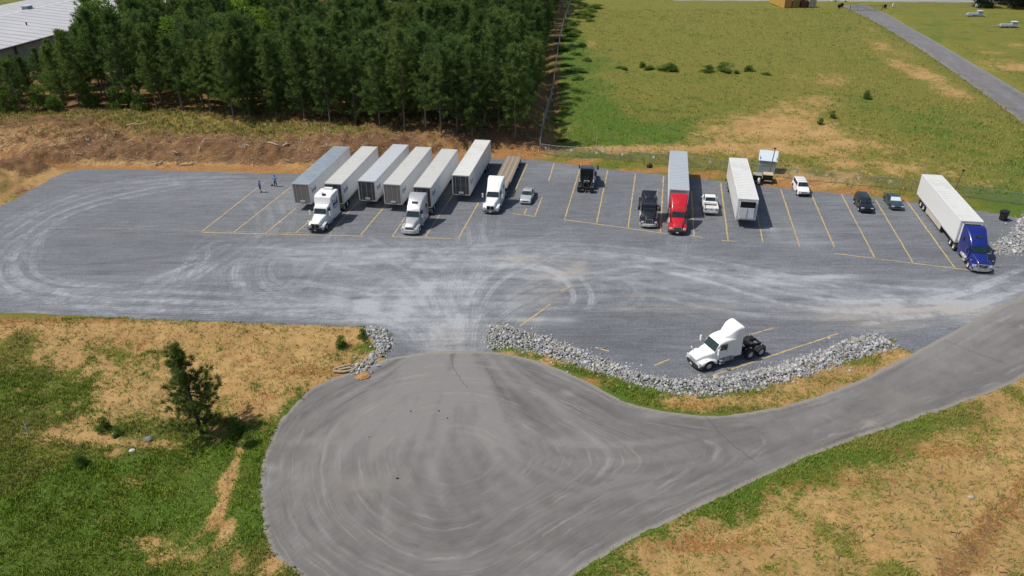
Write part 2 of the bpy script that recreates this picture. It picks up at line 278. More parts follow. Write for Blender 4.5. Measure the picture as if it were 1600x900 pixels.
ASPTRACKS = [([(-7.11,61.54),(-11.86,54.58),(-15.15,47.69),(-15.62,40.58),(-13.48,35.27)],0.7,1,0.5),([(-6.47,61.53),(-9.29,52.68),(-10.92,44.61),(-9.83,37.46),(-6.33,34.65)],0.6,1,0.5),([(-4.54,61.5),(-2.39,52.58),(2.48,45.91),(9.87,42.92),(21.19,47.19),(39.22,56.74),(52.14,63.1)],0.6,1,0.6),([(-5.5,61.52),(-4.64,51.72),(-0.14,43.05),(7.14,40.95),(17.93,44.96),(34.89,53.87),(51.09,61.38)],0.5,1,0.6),([(4.28,35.61),(-4.61,35.16),(-11.21,37.48),(-15.24,43.25),(-14.38,49.3),(-9.73,56.49),(-7.11,61.54)],0.6,1,0.5),([(54.35,66.76),(40.76,59.87),(25.26,51.29),(13.22,47.3),(2.55,47.45),(-2.44,54.44),(-5.18,61.51)],0.6,1,0.6),([(53.22,64.89),(39.47,57.25),(24.73,49.75),(12.92,45.77),(4.87,42.99),(-2.01,37.37),(-4.57,34.63)],0.5,1,0.6),([(-7.75,61.55),(-8.32,54.53),(-8,46.05),(-4.81,37.99)],0.6,1,0.6),([(-6.15,61.53),(-6.56,54.5),(-6.55,47.57),(-2.04,38.55)],0.6,1,0.5),([(-5.18,61.51),(-3.62,54.45),(-0.12,48.28),(6.59,45.11)],0.5,1,0.5),([(-18.92,47.74),(-17.84,42.59),(-15.51,38.12),(-11.7,35.25)],0.4,0.8,0.4),([(56.34,70.05),(45.06,62.05),(35.76,55.79),(28.4,52.13)],0.6,1,0.5),([(-6.79,61.54),(-9.73,56.49),(-13.89,52.75),(-17.49,48.52),(-18.27,43.29)],0.5,1,0.4)]
LOTPALE = [(-7.2,71.92,10,10,0.28),(-14.51,72.77,7,5,0.3),(-6.65,64.09,3.5,4,0.35),(1.64,82.82,8,5,0.22),(15.22,77.51,12,3,0.15),(32.56,72.62,12,3,0.18),(-24.09,83.35,8,4,0.15),(-9.81,75.2,1.2,1.2,0.7),(-4.48,72.15,0.8,0.8,0.6),(-5.63,76.34,2,1.6,0.6),(4.93,76.92,3.5,1.2,0.55),(-12.8,83.12,6,1.2,0.35),(2.03,67.68,2,0.8,0.7),(5.44,67.36,1.8,0.8,0.5),(43.58,69.87,12,2.6,0.55),(50.86,73,8,4,0.25),(26.57,77.29,10,3,0.25),(15.87,81.66,8,2,0.25),(37.75,76.76,2.5,0.5,0.8),(8.51,114.77,5,4,0.2),(36.68,89.6,3,5,0.2),(39.36,87.57,3,4,0.2),(34.45,90.67,1,3,0.5),(-21.85,84.2,8,4,0.25),(-44.68,77.1,14,8,0.12),(-38.52,104.94,20,5,0.1),(-17.17,71.4,8,2.5,0.3),(-12.6,69.26,5,2,0.4),(46.77,93.54,5,8,0.12),(22.44,75.8,14,2,0.2)]
LOTTAN = [(43.82,68.92,10,1.8,0.8),(38.56,66.4,4,1,0.6),(4.59,77.72,2,0.8,0.6),(6.93,78.48,2,1,0.5),(8.22,80.11,1.2,1,0.7),(1.62,81.95,3,1,0.5),(-6.6,63.5,2.5,3,0.45),(2.03,67.68,1.6,0.6,0.5),(14.47,72.66,4,0.5,0.4),(2.12,71.05,3,0.8,0.3),(17.54,69.8,8,0.6,0.4),(3.66,73.89,3,2,0.3),(34.87,67.36,4,0.8,0.4)]
LOTDARK = [(9.23,64.42,5,2.5,0.6),(12.91,62.59,5,2.5,0.5),(3.76,76.16,3.5,2,0.6),(5.86,73.85,2.5,1.2,0.5),(-11.71,62.42,1.2,2.5,0.7),(-3.93,62.29,1.6,2,0.5),(-39.02,80.21,14,6,0.3),(-50.11,87.57,14,4,0.25),(9.71,103.75,4,8,0.25),(18.87,101.05,4,7,0.2),(34.76,91.69,3,4,0.3),(51.01,89.29,8,5,0.25),(56.29,77.51,3,1.5,0.5),(51.99,82.67,4,1.2,0.5),(26.92,65.97,8,1.2,0.4),(11.02,68.18,8,1,0.4),(1.29,65.17,5,1.5,0.3),(22.36,82.4,8,2,0.25),(14.98,75.95,9,1.5,0.3)]
ASPDARK = [(3.99,53.87,4,2,0.6),(-1.31,58.41,4,2.5,0.5),(-17.76,54.67,4,2,0.4),(7.34,52.44,4,1.2,0.4),(-4.77,37.4,8,2,0.3),(14.17,44.28,6,1.5,0.3),(9.56,40.92,8,1.5,0.25),(18.75,48.02,8,1,0.3)]
ASPPALE = [(-6.95,59.56,5,3,0.6),(-5.84,52.63,6,5,0.35),(-10.21,50.93,4,4,0.3),(-13,47.66,5,6,0.2),(4.87,54.8,0.8,0.5,0.7),(-17.49,48.52,2.5,0.5,0.5),(44.99,64.42,7,3,0.5),(53.17,69.43,7,3,0.4),(12.33,51.48,1.4,0.5,0.6),(4.2,48.22,1.8,0.6,0.5),(31.43,48.66,1.2,0.7,0.9),(34.98,54.06,1.5,1,0.3),(31.05,50.34,0.6,0.4,0.6),(-12.28,43.56,3,1,0.3),(-19.69,43.3,0.5,0.5,0.9),(-20.04,45.24,0.9,0.4,0.9),(2.94,35.62,2,1,0.5),(-4.2,35.7,2,1,0.4),(26.51,54.96,8,1.5,0.3),(43.88,59.82,8,2,0.35),(28.06,51.25,9,1,0.35),(-2.31,49.13,10,1.5,0.25)]
SOIL = [(-50.3,66.68,10,1.6,0.6),(-40.66,66.39,10,1.8,0.9),(-31.72,65.98,9,1.9,0.95),(-23.53,65.59,8,2.2,0.95),(-17.42,65.24,5,2.2,0.95),(-27.71,59.89,7,4,0.5),(-34.67,60,7,3.5,0.45),(-22.96,60.91,6,3,0.5),(-19.89,58.7,4,2,0.4),(-42.37,62.93,8,2.5,0.55),(-53.79,68.01,9,1.5,1),(-22.52,59.27,6,2.5,0.75),(-19.41,56.64,4,2,0.6),(-41.39,50.52,5,1,0.7),(-36.13,50.02,5,0.9,0.9),(-31.5,49.54,4,0.7,0.8),(-34.79,48.36,3,0.8,0.6),(-23.83,54.29,3,1.5,0.7),(-23.11,48.76,0.5,1.1,0.8),(-23,46.4,0.5,1.1,0.75),(-22.91,43.91,0.7,1.3,0.85),(-22.45,41.18,0.6,1.4,0.85),(-21.26,38.66,0.7,1.3,0.85),(-19.44,36.15,0.8,1.3,0.85),(-29.73,56.8,5,3,0.6),(-36.43,56.91,8,4,0.42),(-39.95,53.14,7,3,0.38),(-28.92,52.97,5,2.5,0.45),(-47.34,61.3,8,3,0.4),(-21.97,52.87,3,3,0.5),(-29.51,44.85,6,2.5,0.2),(-33.13,40.8,4,0.6,0.15),(-23.36,36.76,2,0.8,0.4),(-26.97,38.85,2,0.8,0.25),(-25.31,37.64,4,1.5,0.35),(-16.9,36.4,1.2,2.5,0.8),(-15.3,60.78,3,1.2,0.9),(-17.52,59.19,4,1.2,0.9),(13.18,35.5,5,2,0.8),(18.48,38.31,5,2.2,0.85),(24.19,41.06,5,2.2,0.85),(30.27,43.71,5,2.6,0.85),(36.06,45.09,5,3,0.8),(40.68,47.72,4,3,0.75),(45.35,51.88,4,3,0.8),(24.48,35.93,6,2.6,0.62),(31.76,36.97,5,2.5,0.72),(38.88,41.2,5,4,0.7),(10.75,34.46,4,1.5,0.7),(47.59,46.83,12,10,0.7),(30.97,40.01,5,2.5,0.6),(18.44,31.38,16,5,0.5),(47.6,55.61,3,1.2,0.7),(34.29,37.82,2.2,2,0.95),(31.98,36.12,2.2,2,0.95),(36.5,39.62,2.2,2,0.95),(39.28,41.86,2.4,2,0.95),(30.01,34.51,2.4,2,0.95),(33.55,57.65,7,1.6,1),(28.35,55.12,6,1.6,0.95),(21.85,53.14,5,1.2,0.85),(16.63,53.03,4,0.9,0.75),(7.45,56.53,2.5,0.9,0.8),(-0.06,61.32,3,0.6,0.7),(3.7,59.93,3,0.6,0.6),(37.89,60.47,3,1,0.8),(10.68,115.91,6,1.2,1),(20.58,112.1,6,1.2,1),(30.14,109.32,6,1.3,1),(40.93,105.55,7,1.5,1),(50.38,102.5,7,1.3,1),(59.4,99.6,6,1,0.7),(44.44,107.32,8,3,0.8),(51.5,105.28,8,3,0.6),(40.32,128.69,9,7,0.62),(47.7,134.12,9,7,0.8),(53.91,128.29,11,6,0.75),(57.93,121.25,11,5,0.62),(56.34,142.05,7,6,0.5),(41.26,120.09,13,4,0.65),(28.5,121.1,12,2.5,0.65),(17.66,121.4,8,2,0.65),(94.16,177.47,4,14,0.55),(94.18,168.31,4,9,0.6),(92.89,154.8,4,8,0.6),(99.11,202.45,5,14,0.6),(60.65,110.48,14,3,0.5),(51.54,113.03,16,4,0.5),(65.85,104.92,10,2.5,0.45),(70.36,166.32,10,9,0.45),(61.18,148.62,8,6,0.5),(105.03,224.38,5,10,0.3),(118.54,183.08,6,5,0.5),(119.25,176.48,8,4,0.7),(122.97,193.61,5,3,0.5),(134.68,200.87,5,5,0.5),(22.15,205.87,2,6,0.6),(123.98,201.35,3,3,0.4),(-81.62,123.52,10,9,0.9),(-70.73,121.58,9,6,1),(-59.03,119.66,12,5,1),(-47.95,118.73,12,5,1),(-37.01,117.81,10,5,1),(-37.2,114.5,9,2.2,1),(-24.73,114.47,12,3,1),(-47.78,115.08,9,2,1),(-59.5,115.68,9,2,1),(-77.91,111.26,8,8,1),(-86.4,120.41,12,16,1),(-25.48,118.74,10,6,1),(-17.08,120.1,10,6,0.9),(-8.51,121.48,8,5,0.9),(-0.88,121.92,8,5,0.95),(3.48,121.14,4,3,0.95),(-81.77,132.3,16,6,0.35),(-58.07,131.6,18,6,0.25),(-42.93,127.54,14,6,0.3),(-87.19,111.5,12,16,1),(40.79,43.36,1.8,1.5,0.8),(39.88,42.61,1.8,1.5,0.8),(38.99,41.87,1.8,1.5,0.8),(38.12,41.15,1.8,1.5,0.8),(37.26,40.44,1.8,1.5,0.8),(36.43,39.75,1.8,1.5,0.8),(35.61,39.07,1.8,1.5,0.8),(34.81,38.41,1.8,1.5,0.8),(34.03,37.76,1.8,1.5,0.8),(33.26,37.13,1.8,1.5,0.8),(32.51,36.51,1.8,1.5,0.8),(31.77,35.9,1.8,1.5,0.8),(31.05,35.3,1.8,1.5,0.8),(30.34,34.71,1.8,1.5,0.8),(29.65,34.14,1.8,1.5,0.8),(28.97,33.58,1.8,1.5,0.8)]
CLAY = [(-37.28,114.8,9,1,0.6),(-47.88,115.38,9,1,0.6),(-59.63,115.99,9,1,0.6),(-78.25,123.42,6,4,0.5),(-85.82,127.03,6,4,0.5),(-55.98,69.36,12,1.2,0.9),(-48.57,68.57,14,1,0.6),(-30.59,62.73,5,2,0.3),(-22.17,60.35,5,2,0.35),(-17.41,58.66,6,1,0.8),(-23.68,54.76,3,2,0.45),(-39.22,64.64,3,1,0.5),(10.65,115.61,8,1.4,1),(20.58,112.1,8,1.4,1),(30.14,109.32,8,1.4,1),(40.93,105.55,8,1.5,1),(50.38,102.5,8,1.4,1),(59.4,99.6,8,1.2,0.8),(-80.94,116.55,10,1.2,0.4),(-69.96,115.66,8,0.7,0.9),(-57.02,114.73,10,0.7,1),(-46.43,114.16,10,0.7,1),(-35.77,113.01,8,0.9,1),(-24.42,112.71,10,1.2,0.8),(-16.47,114.84,10,5,0.7),(-8.33,118.28,8,5,0.9),(-0.87,119.65,8,4,1),(-80.7,121.85,8,8,0.4),(18.67,38.91,6,2,0.35),(25.09,43.43,8,1.2,0.6),(14.93,37.17,6,1,0.55),(31.61,46.66,8,1,0.55),(37.06,46.98,6,2,0.4),(45.99,128.52,14,8,0.25),(7.78,56.72,2,1,0.8),(-21.93,40.66,1,7,0.4),(16.63,53.03,4,0.9,0.6),(-74.59,118.52,10,3,0.5),(40.79,43.36,1.2,1,0.55),(39.88,42.61,1.2,1,0.55),(38.99,41.87,1.2,1,0.55),(38.12,41.15,1.2,1,0.55),(37.26,40.44,1.2,1,0.55),(36.43,39.75,1.2,1,0.55),(35.61,39.07,1.2,1,0.55),(34.81,38.41,1.2,1,0.55),(34.03,37.76,1.2,1,0.55),(33.26,37.13,1.2,1,0.55),(32.51,36.51,1.2,1,0.55),(31.77,35.9,1.2,1,0.55),(31.05,35.3,1.2,1,0.55),(30.34,34.71,1.2,1,0.55),(29.65,34.14,1.2,1,0.55),(28.97,33.58,1.2,1,0.55)]
BROWN = [(-93.7,132.65,14,8,0.6),(-87.17,133.59,12,6,0.6),(-76.38,133.27,12,5,0.6),(-85.15,121.98,8,6,0.5),(-78.48,121.79,8,8,0.6),(-60.36,122.92,12,7,0.8),(-49.25,122.61,12,7,0.8),(-38.34,122.97,12,7,0.7),(-74.05,128.44,14,7,0.6),(-26.85,120.37,12,7,0.6),(-16.17,121.69,12,7,0.6),(-71.83,105.76,8,3,0.6),(-22.91,43.91,0.5,1.3,0.4),(-22.45,41.18,0.45,1.4,0.5),(-21.26,38.66,0.5,1.3,0.45),(-19.44,36.15,0.6,1.3,0.4),(-6.53,126.49,16,6,0.9),(-22.92,130.56,18,6,0.7),(2.49,126.23,8,8,0.9),(40.79,43.36,1,0.9,0.5),(39.88,42.61,1,0.9,0.5),(38.99,41.87,1,0.9,0.5),(38.12,41.15,1,0.9,0.5),(37.26,40.44,1,0.9,0.5),(36.43,39.75,1,0.9,0.5),(35.61,39.07,1,0.9,0.5),(34.81,38.41,1,0.9,0.5),(34.03,37.76,1,0.9,0.5),(33.26,37.13,1,0.9,0.5),(32.51,36.51,1,0.9,0.5),(31.77,35.9,1,0.9,0.5),(31.05,35.3,1,0.9,0.5),(30.34,34.71,1,0.9,0.5),(29.65,34.14,1,0.9,0.5),(28.97,33.58,1,0.9,0.5)]
LUSH = [(-37.55,43.53,9,5,0.5),(-33.89,48.75,6,2,-0.25),(-21.43,36.46,6,3,-0.35),(-27.77,40.73,5,2.5,-0.2),(-32.2,37.15,14,4,0.6),(-45.6,57.05,8,4,0.35),(-27.33,42.04,8,6,0.35),(14.86,168.38,6,30,0.9),(15.26,219.21,6,40,0.9),(17.56,152.47,8,20,0.6),(23.46,180.26,12,8,0.45),(71.96,226,30,20,-0.2),(69.52,143.8,14,12,0.6),(74.81,131.37,16,8,0.8),(77.93,124.05,14,8,0.7),(23.22,129.19,16,10,0.6),(43.47,167.32,16,6,0.4),(31.16,147.31,14,8,0.5),(76.04,247.08,40,24,-0.3),(76.01,199.48,20,20,-0.25),(42.2,227.45,14,16,-0.2),(137.68,222.79,30,30,0.95),(137.41,243.84,30,20,0.6),(72.52,131.44,8,8,0.4),(21.12,42.1,10,1.2,0.9),(28.14,45.94,8,1,0.9),(37.47,49.82,8,1,0.7),(13.9,38.66,8,1.2,0.9),(7.84,35.57,6,1.2,0.9),(-19.89,41.94,1.5,8,0.8),(-89.3,146.75,14,4,0.8),(-105.13,151.83,14,8,0.8),(23.51,131.03,10,8,0.4)]
PINE = [(-28.07,49.65)]
FENCE = [(4.85,120.13),(15.98,116.38),(24.96,113.74),(34.17,110.61),(39.51,108.25),(48.52,105.1),(56.95,102.34),(64.77,99.23),(72.07,96.04),(80,94)]
FENCE_FOREST = [(4.85,120.13),(6.79,139.41),(8.97,157.74),(10.75,177.56),(12.97,202.23),(16.2,233.78),(20.65,268.73),(24.83,306.06)]
SIGNS = [5.48,6.34,9.57,13.99,14.8,18.34,22.6,31.24,43.39,47.61,49.93,51.82,56.03]
FOREST_FRONT = [(-102.01,138.71),(-90.53,139.98),(-75.39,139.1),(-62.56,137.48),(-51.04,133.6),(-36.75,130.53),(-23.47,126.88),(-13.07,124.15),(-6.91,122.62),(0.22,122.42)]
# ================================================================ SETTING
rng = np.random.default_rng(11); random.seed(7)
LOT_P = spline(LOT, 1.5, True); ASP_P = spline(ASPHALT, .7, True); _an = np.arange(len(ASP_P)) * .7; ASP_P = ASP_P + .22 * np.stack([fbm(_an, _an * 0, .8, 2, 3) - .5, fbm(_an, _an * 0 + 9, .8, 4, 3) - .5], 1)
ROAD_P = np.vstack([spline(FARROAD_L, 4), spline(FARROAD_R, 4)[::-1]])
CROSS_P = np.array([(60., 286.), (110., 281.), (150., 276.), (330., 258.), (331., 263.), (150., 283.), (112., 289.), (60., 294.)])
def paved(x, y):
    s = np.minimum(signed(x, y, LOT_P), signed(x, y, ASP_P))
    return np.minimum(s, np.minimum(signed(x, y, ROAD_P), signed(x, y, CROSS_P)))
RIPM = np.array(RIP_MAIN); RIPL = np.array(RIP_LEFT); RIPR = np.array(RIP_RIGHT)
def height(x, y, du=None):
    x = np.asarray(x, float); y = np.asarray(y, float)
    if du is None: du = paved(x, y)
    d = np.maximum(du, 0)
    wBL = sstep(92, 108, y) * sstep(9, 3, x); wL = sstep(-58, -74, x) * sstep(72, 80, y) * (1 - wBL)
    wNL = sstep(79, 72, y) * sstep(-9, -14, x)
    wRF = sstep(1, -2, y - (34.7 + .5 * (x - 4.2))) * sstep(1, 6, x) * sstep(110, 70, y)
    wBR = sstep(7, 12, x) * sstep(86, 95, y)
    n1 = fbm(x, y, .12, 3) - .5; n2 = fbm(x, y, .7, 5, 3) - .5
    z = wBL * (2.5 * sstep(0, 7.5, d) + sstep(1, 4, d) * (n2 * 1.5 * sstep(40, 14, d) + n1 * 1.2))
    z = z + wL * (1.3 * sstep(0, 7, d) + sstep(.5, 4, d) * (n2 * .6 + n1))
    z = z + wNL * (-1.1 * sstep(0, 9, d) + sstep(.8, 5, d) * (n1 * .9 + n2 * .3) * sstep(-80, -60, x))
    z = z + wRF * (.8 * sstep(3.5, 11, d) - .35 * np.exp(-((d - 2.6) / 1.3) ** 2) + sstep(1, 5, d) * (n1 * .8 + n2 * .3))
    # the eroded gully across the right-hand bank
    gx, gy = (x - 31) / 9.5, (y - 34.5) / 6.5; gl = np.abs((x - 31) * .55 - (y - 34.5) * .83) / 1.0
    z = z - .35 * np.exp(-(gl / .9) ** 2) * sstep(22, 26, x) * sstep(50, 40, x) * (y < 52)
    z = z + wBR * (.45 * sstep(0, 2.2, d) + .4 * sstep(6, 30, d) * (1 + n1) + sstep(.5, 2, d) * n2 * .22)
    z = z + sstep(.3, 2, d) * n2 * .10
    mr = np.minimum(signed(x, y, RIPM), signed(x, y, RIPL)); z = z + .12 * sstep(1.0, -1.2, mr)
    edge = .03 + .16 * (fbm(x, y, .8, 9, 3) - .5)                    # soil lapping unevenly over the paving's edge
    z = np.where(du > 0, z + edge, edge - .13 * sstep(0, .5, -du) - .3 * np.clip(-du - .3, 0, .6))
    return z
def hz(x, y): return float(height(np.array([x]), np.array([y]))[0])

def axis(breaks):
    out = []
    for (a, b, s) in breaks: out += list(np.arange(a, b, s))
    return np.array(out)
xs = np.concatenate([-np.geomspace(4000, 135, 26)[:-1], axis([(-135, -84, 1.4), (-84, 78, .38), (78, 190, 1.3)]), np.geomspace(190, 4000, 26)])
ys = np.concatenate([-np.geomspace(1500, 5, 14), axis([(0, 26, 2.0), (26, 134, .38), (134, 320, 1.3)]), np.geomspace(320, 6000, 26)])
GX, GY = np.meshgrid(xs, ys); gx, gy = GX.ravel(), GY.ravel()
du = paved(gx, gy); gz = height(gx, gy, du)
n_big = fbm(gx, gy, .07, 21); n_mid = fbm(gx, gy, .35, 22, 4); n_fine = fbm(gx, gy, 1.3, 23, 2)
nn = (n_big - .5) * .5 + (n_mid - .5) * .9 + (n_fine - .5) * .35
soil = blobs(gx, gy, SOIL)
soil = soil + sstep(118, 122, gy) * sstep(8, 0, gx) * sstep(200, 150, gy) * (.12 + .25 * sstep(-30, -10, gx))
soil_n = np.clip(soil + nn * (1.7 - .9 * sstep(95, 125, gy)) * np.exp(-((soil - .55) / .5) ** 2) - .04, 0, 1)
clay = np.clip(blobs(gx, gy, CLAY) + nn * .5 * (blobs(gx, gy, CLAY) > .08), 0, 1)
brown = np.clip(blobs(gx, gy, BROWN) + nn * .5 * (blobs(gx, gy, BROWN) > .08), 0, 1)
forest_floor = sstep(-2, 3, gy - np.interp(gx, [p[0] for p in FOREST_FRONT] + [8, 30], [p[1] for p in FOREST_FRONT] + [122, 420])) * (gx > -120) * (gx < 26)
bank = sstep(1.2, 3.0, du) * sstep(11.5, 8, du) * sstep(-4, -14, gx) * sstep(108, 113, gy); brown = np.clip(np.maximum(brown * (1 - .5 * clay), bank * (1.05 + nn) * (1 - .6 * clay)) + forest_floor * .9, 0, 1); soil_n = np.clip(soil_n + forest_floor * .6, 0, 1)
lush = np.clip(.40 + blobs(gx, gy, LUSH) * .6 + (n_big - .5) * 1.3 + (n_mid - .5) * .9 + (fbm(gx, gy, .02, 29) - .5) * .8 - .25 * sstep(100, 130, gy), 0, 1)
mask = np.stack([soil_n, clay, brown, lush], 1)
ny_, nx_ = GX.shape; ii = np.arange((ny_ - 1) * (nx_ - 1)); r_, c_ = ii // (nx_ - 1), ii % (nx_ - 1); k0 = r_ * nx_ + c_
gf = np.stack([k0, k0 + 1, k0 + nx_ + 1, k0 + nx_], 1)

def ground_material():
    t = NT('ground'); c = t.coord()
    at = t.n('ShaderNodeAttribute', attribute_name='ground'); sep = t.n('ShaderNodeSeparateColor'); t.l(at.outputs['Color'], sep.inputs[0])
    bare, cl, br, lu = sep.outputs[0], sep.outputs[1], sep.outputs[2], at.outputs['Alpha']
    n1 = t.noise(.9, 5, .66, c); n2 = t.noise(4.0, 5, .7, c); n3 = t.noise(16, 4, .7, c)
    w = t.math('ADD', t.math('MULTIPLY', t.math('SUBTRACT', n2, .5), 1.9), t.math('MULTIPLY', t.math('SUBTRACT', n1, .5), 1.5))
    fb = t.mapr(t.math('ADD', bare, w), .28, .72)
    fc = t.mapr(t.math('ADD', cl, t.math('MULTIPLY', w, .7)), .3, .7)
    fbr = t.mapr(t.math('ADD', br, t.math('MULTIPLY', w, .8)), .3, .75)
    fl = t.mapr(t.math('ADD', lu, t.math('MULTIPLY', w, .8)), .25, .8)
    g = t.mix(fl, (.185, .175, .020), (.078, .142, .007))
    g = t.mix(t.mapr(n2, .5, .72), g, (.045, .088, .008)); g = t.mix(t.mapr(n3, .55, .8, 0, .5), g, (.24, .21, .06))
    s = t.mix(t.mapr(n1, .35, .7), (.54, .335, .130), (.40, .235, .082)); s = t.mix(fc, s, t.mix(t.mapr(n2, .4, .6), (.40, .195, .06), (.29, .125, .038)))
    s = t.mix(fbr, s, t.mix(t.mapr(n2, .35, .65), (.092, .038, .015), (.215, .105, .042)))
    s = t.mix(t.mapr(n3, .52, .74, 0, .5), s, (.22, .14, .055)); s = t.mix(t.mapr(n2, .30, .46, .6, 0), s, (.66, .45, .21))
    n0 = t.noise(.22, 4, .6, c); s = t.mix(t.mapr(n0, .46, .64, 0, .5), s, (.36, .20, .07)); g = t.mix(t.mapr(n0, .36, .52, .35, 0), g, (.13, .13, .018)); g = t.mix(t.mapr(n0, .56, .68, 0, .5), g, (.05, .10, .008))
    col = t.mix(fb, g, s)
    h = t.math('ADD', t.math('ADD', t.math('MULTIPLY', n2, 1.0), t.math('MULTIPLY', n3, .45)), t.math('MULTIPLY', n1, 1.2))
    return t.out(col, .95, t.bump(h, .7, .24))
GROUND = ground_material()
ground = link('ground', np_mesh('ground', np.stack([gx, gy, gz], 1), gf, GROUND, {'ground': ('FLOAT_COLOR', mask)}, True)); ground['kind'] = 'structure'

def sheet(name, poly, res, z, mat, painter, bounds):
    x0, x1, y0, y1 = bounds; ax, ay = np.arange(x0, x1, res), np.arange(y0, y1, res)
    X, Y = np.meshgrid(ax, ay); s, bx, by = signed(X, Y, poly, True)
    A = painter(X, Y, s, (x0, y0, res))
    mv = (s > -.35 * res) & (s < 1.6 * res); Xm = np.where(mv, bx, X); Ym = np.where(mv, by, Y)
    keep = s < 1.6 * res
    q = keep[:-1, :-1] & keep[1:, :-1] & keep[:-1, 1:] & keep[1:, 1:] & ((s[:-1, :-1] < 0) | (s[1:, 1:] < 0) | (s[1:, :-1] < 0) | (s[:-1, 1:] < 0))
    idx = np.arange(X.size).reshape(X.shape)
    f = np.stack([idx[:-1, :-1][q], idx[:-1, 1:][q], idx[1:, 1:][q], idx[1:, :-1][q]], 1); f = np.vstack([f[:, [0, 1, 2]], f[:, [0, 2, 3]]]); fx_, fy_ = Xm.ravel()[f], Ym.ravel()[f]
    f = f[((fx_[:, 1] - fx_[:, 0]) * (fy_[:, 2] - fy_[:, 0]) - (fx_[:, 2] - fx_[:, 0]) * (fy_[:, 1] - fy_[:, 0])) > .02 * res * res]
    used, inv = np.unique(f, return_inverse=True); f = inv.reshape(f.shape)
    v = np.stack([Xm.ravel()[used], Ym.ravel()[used], np.full(len(used), z)], 1)
    o = link(name, np_mesh(name, v, f, mat, {'wear': ('FLOAT_COLOR', A.reshape(-1, 4)[used])}, True)); o['kind'] = 'structure'; return o
def splat(img, org, pts, w, amt):
    x0, y0, res = org; k = int(math.ceil(w * 2.2 / res)); H, W_ = img.shape; oy, ox = np.mgrid[-k:k + 1, -k:k + 1]
    for (px, py), a in zip(pts, amt):
        ci, cj = int(round((px - x0) / res)), int(round((py - y0) / res))
        if ci - k < 0 or cj - k < 0 or ci + k + 1 > W_ or cj + k + 1 > H: continue
        g = a * np.exp(-(((ox + ci) * res + x0 - px) ** 2 + ((oy + cj) * res + y0 - py) ** 2) / (w * w))
        sl = img[cj - k:cj + k + 1, ci - k:ci + k + 1]; np.maximum(sl, g, out=sl)
def paint_tracks(img, org, T, seed):
    T2 = list(T)
    if len(T) > 20:
        rj = np.random.default_rng(seed)
        for (pts, s, g, w) in T:
            for _ in range(2):
                o_ = rj.normal(0, 1.5, 2); T2.append(([(p[0] + o_[0] + rj.normal(0, .6), p[1] + o_[1] + rj.normal(0, .5)) for p in pts], s * .55, g if g > .6 else .9, .24))
    for i, (pts, s, g, w) in enumerate(T2):
        P = spline(pts, .16); d = np.gradient(P, axis=0); d /= np.linalg.norm(d, axis=1)[:, None] + 1e-9; n = np.stack([-d[:, 1], d[:, 0]], 1)
        al = np.arange(len(P)) * .16
        for side in (-1, 1):
            for lane in (-.17, .17):
                am = s * (.35 + 1.15 * fbm(al, np.full_like(al, i * 7.7 + side), .22, seed, 3)); am *= sstep(0, 3, al) * sstep(al[-1], al[-1] - 3, al)
                splat(img, org, P + n * (side * g + lane), w * .34, am)
_rs = random.Random(77); LOTDARK += [(_rs.uniform(-38, 60), _rs.uniform(84, 106), _rs.uniform(.25, .7), _rs.uniform(.3, .9), _rs.uniform(.4, .9)) for _ in range(34)]   # oil drips in the bays
def lot_paint(X, Y, s, org):
    pale = np.zeros_like(X); dark = np.zeros_like(X)
    paint_tracks(pale, org, TRACKS, 31); paint_tracks(dark, org, DARKTRACKS, 41)
    # the cleats that tyres press into the loose stone
    n1 = fbm(X, Y, .5, 51, 4) - .5; st = fbm(X * .22, Y * 2.6, .55, 52, 4) - .5
    pb = blobs(X, Y, LOTPALE); tb = blobs(X, Y, LOTTAN); db = blobs(X, Y, LOTDARK)
    brk = fbm(X, Y, 2.2, 53, 3) - .5; pale = np.clip(pale * (.75 + 1.2 * n1 + 1.3 * brk) + pb * (.9 + 1.6 * n1 + 1.6 * st) + .18 * st, 0, 1)
    tan = np.clip(tb * (.9 + 1.4 * n1 + st), 0, 1)
    cle = .5 + .5 * np.sign(np.sin(X * 13.5)); dark = np.clip(dark * (.35 + .65 * cle) * (.6 + n1) + db * (.8 + n1 * 1.2 + st) - .35 * st, 0, 1)
    return np.stack([pale, tan, dark, np.ones_like(X)], 2)
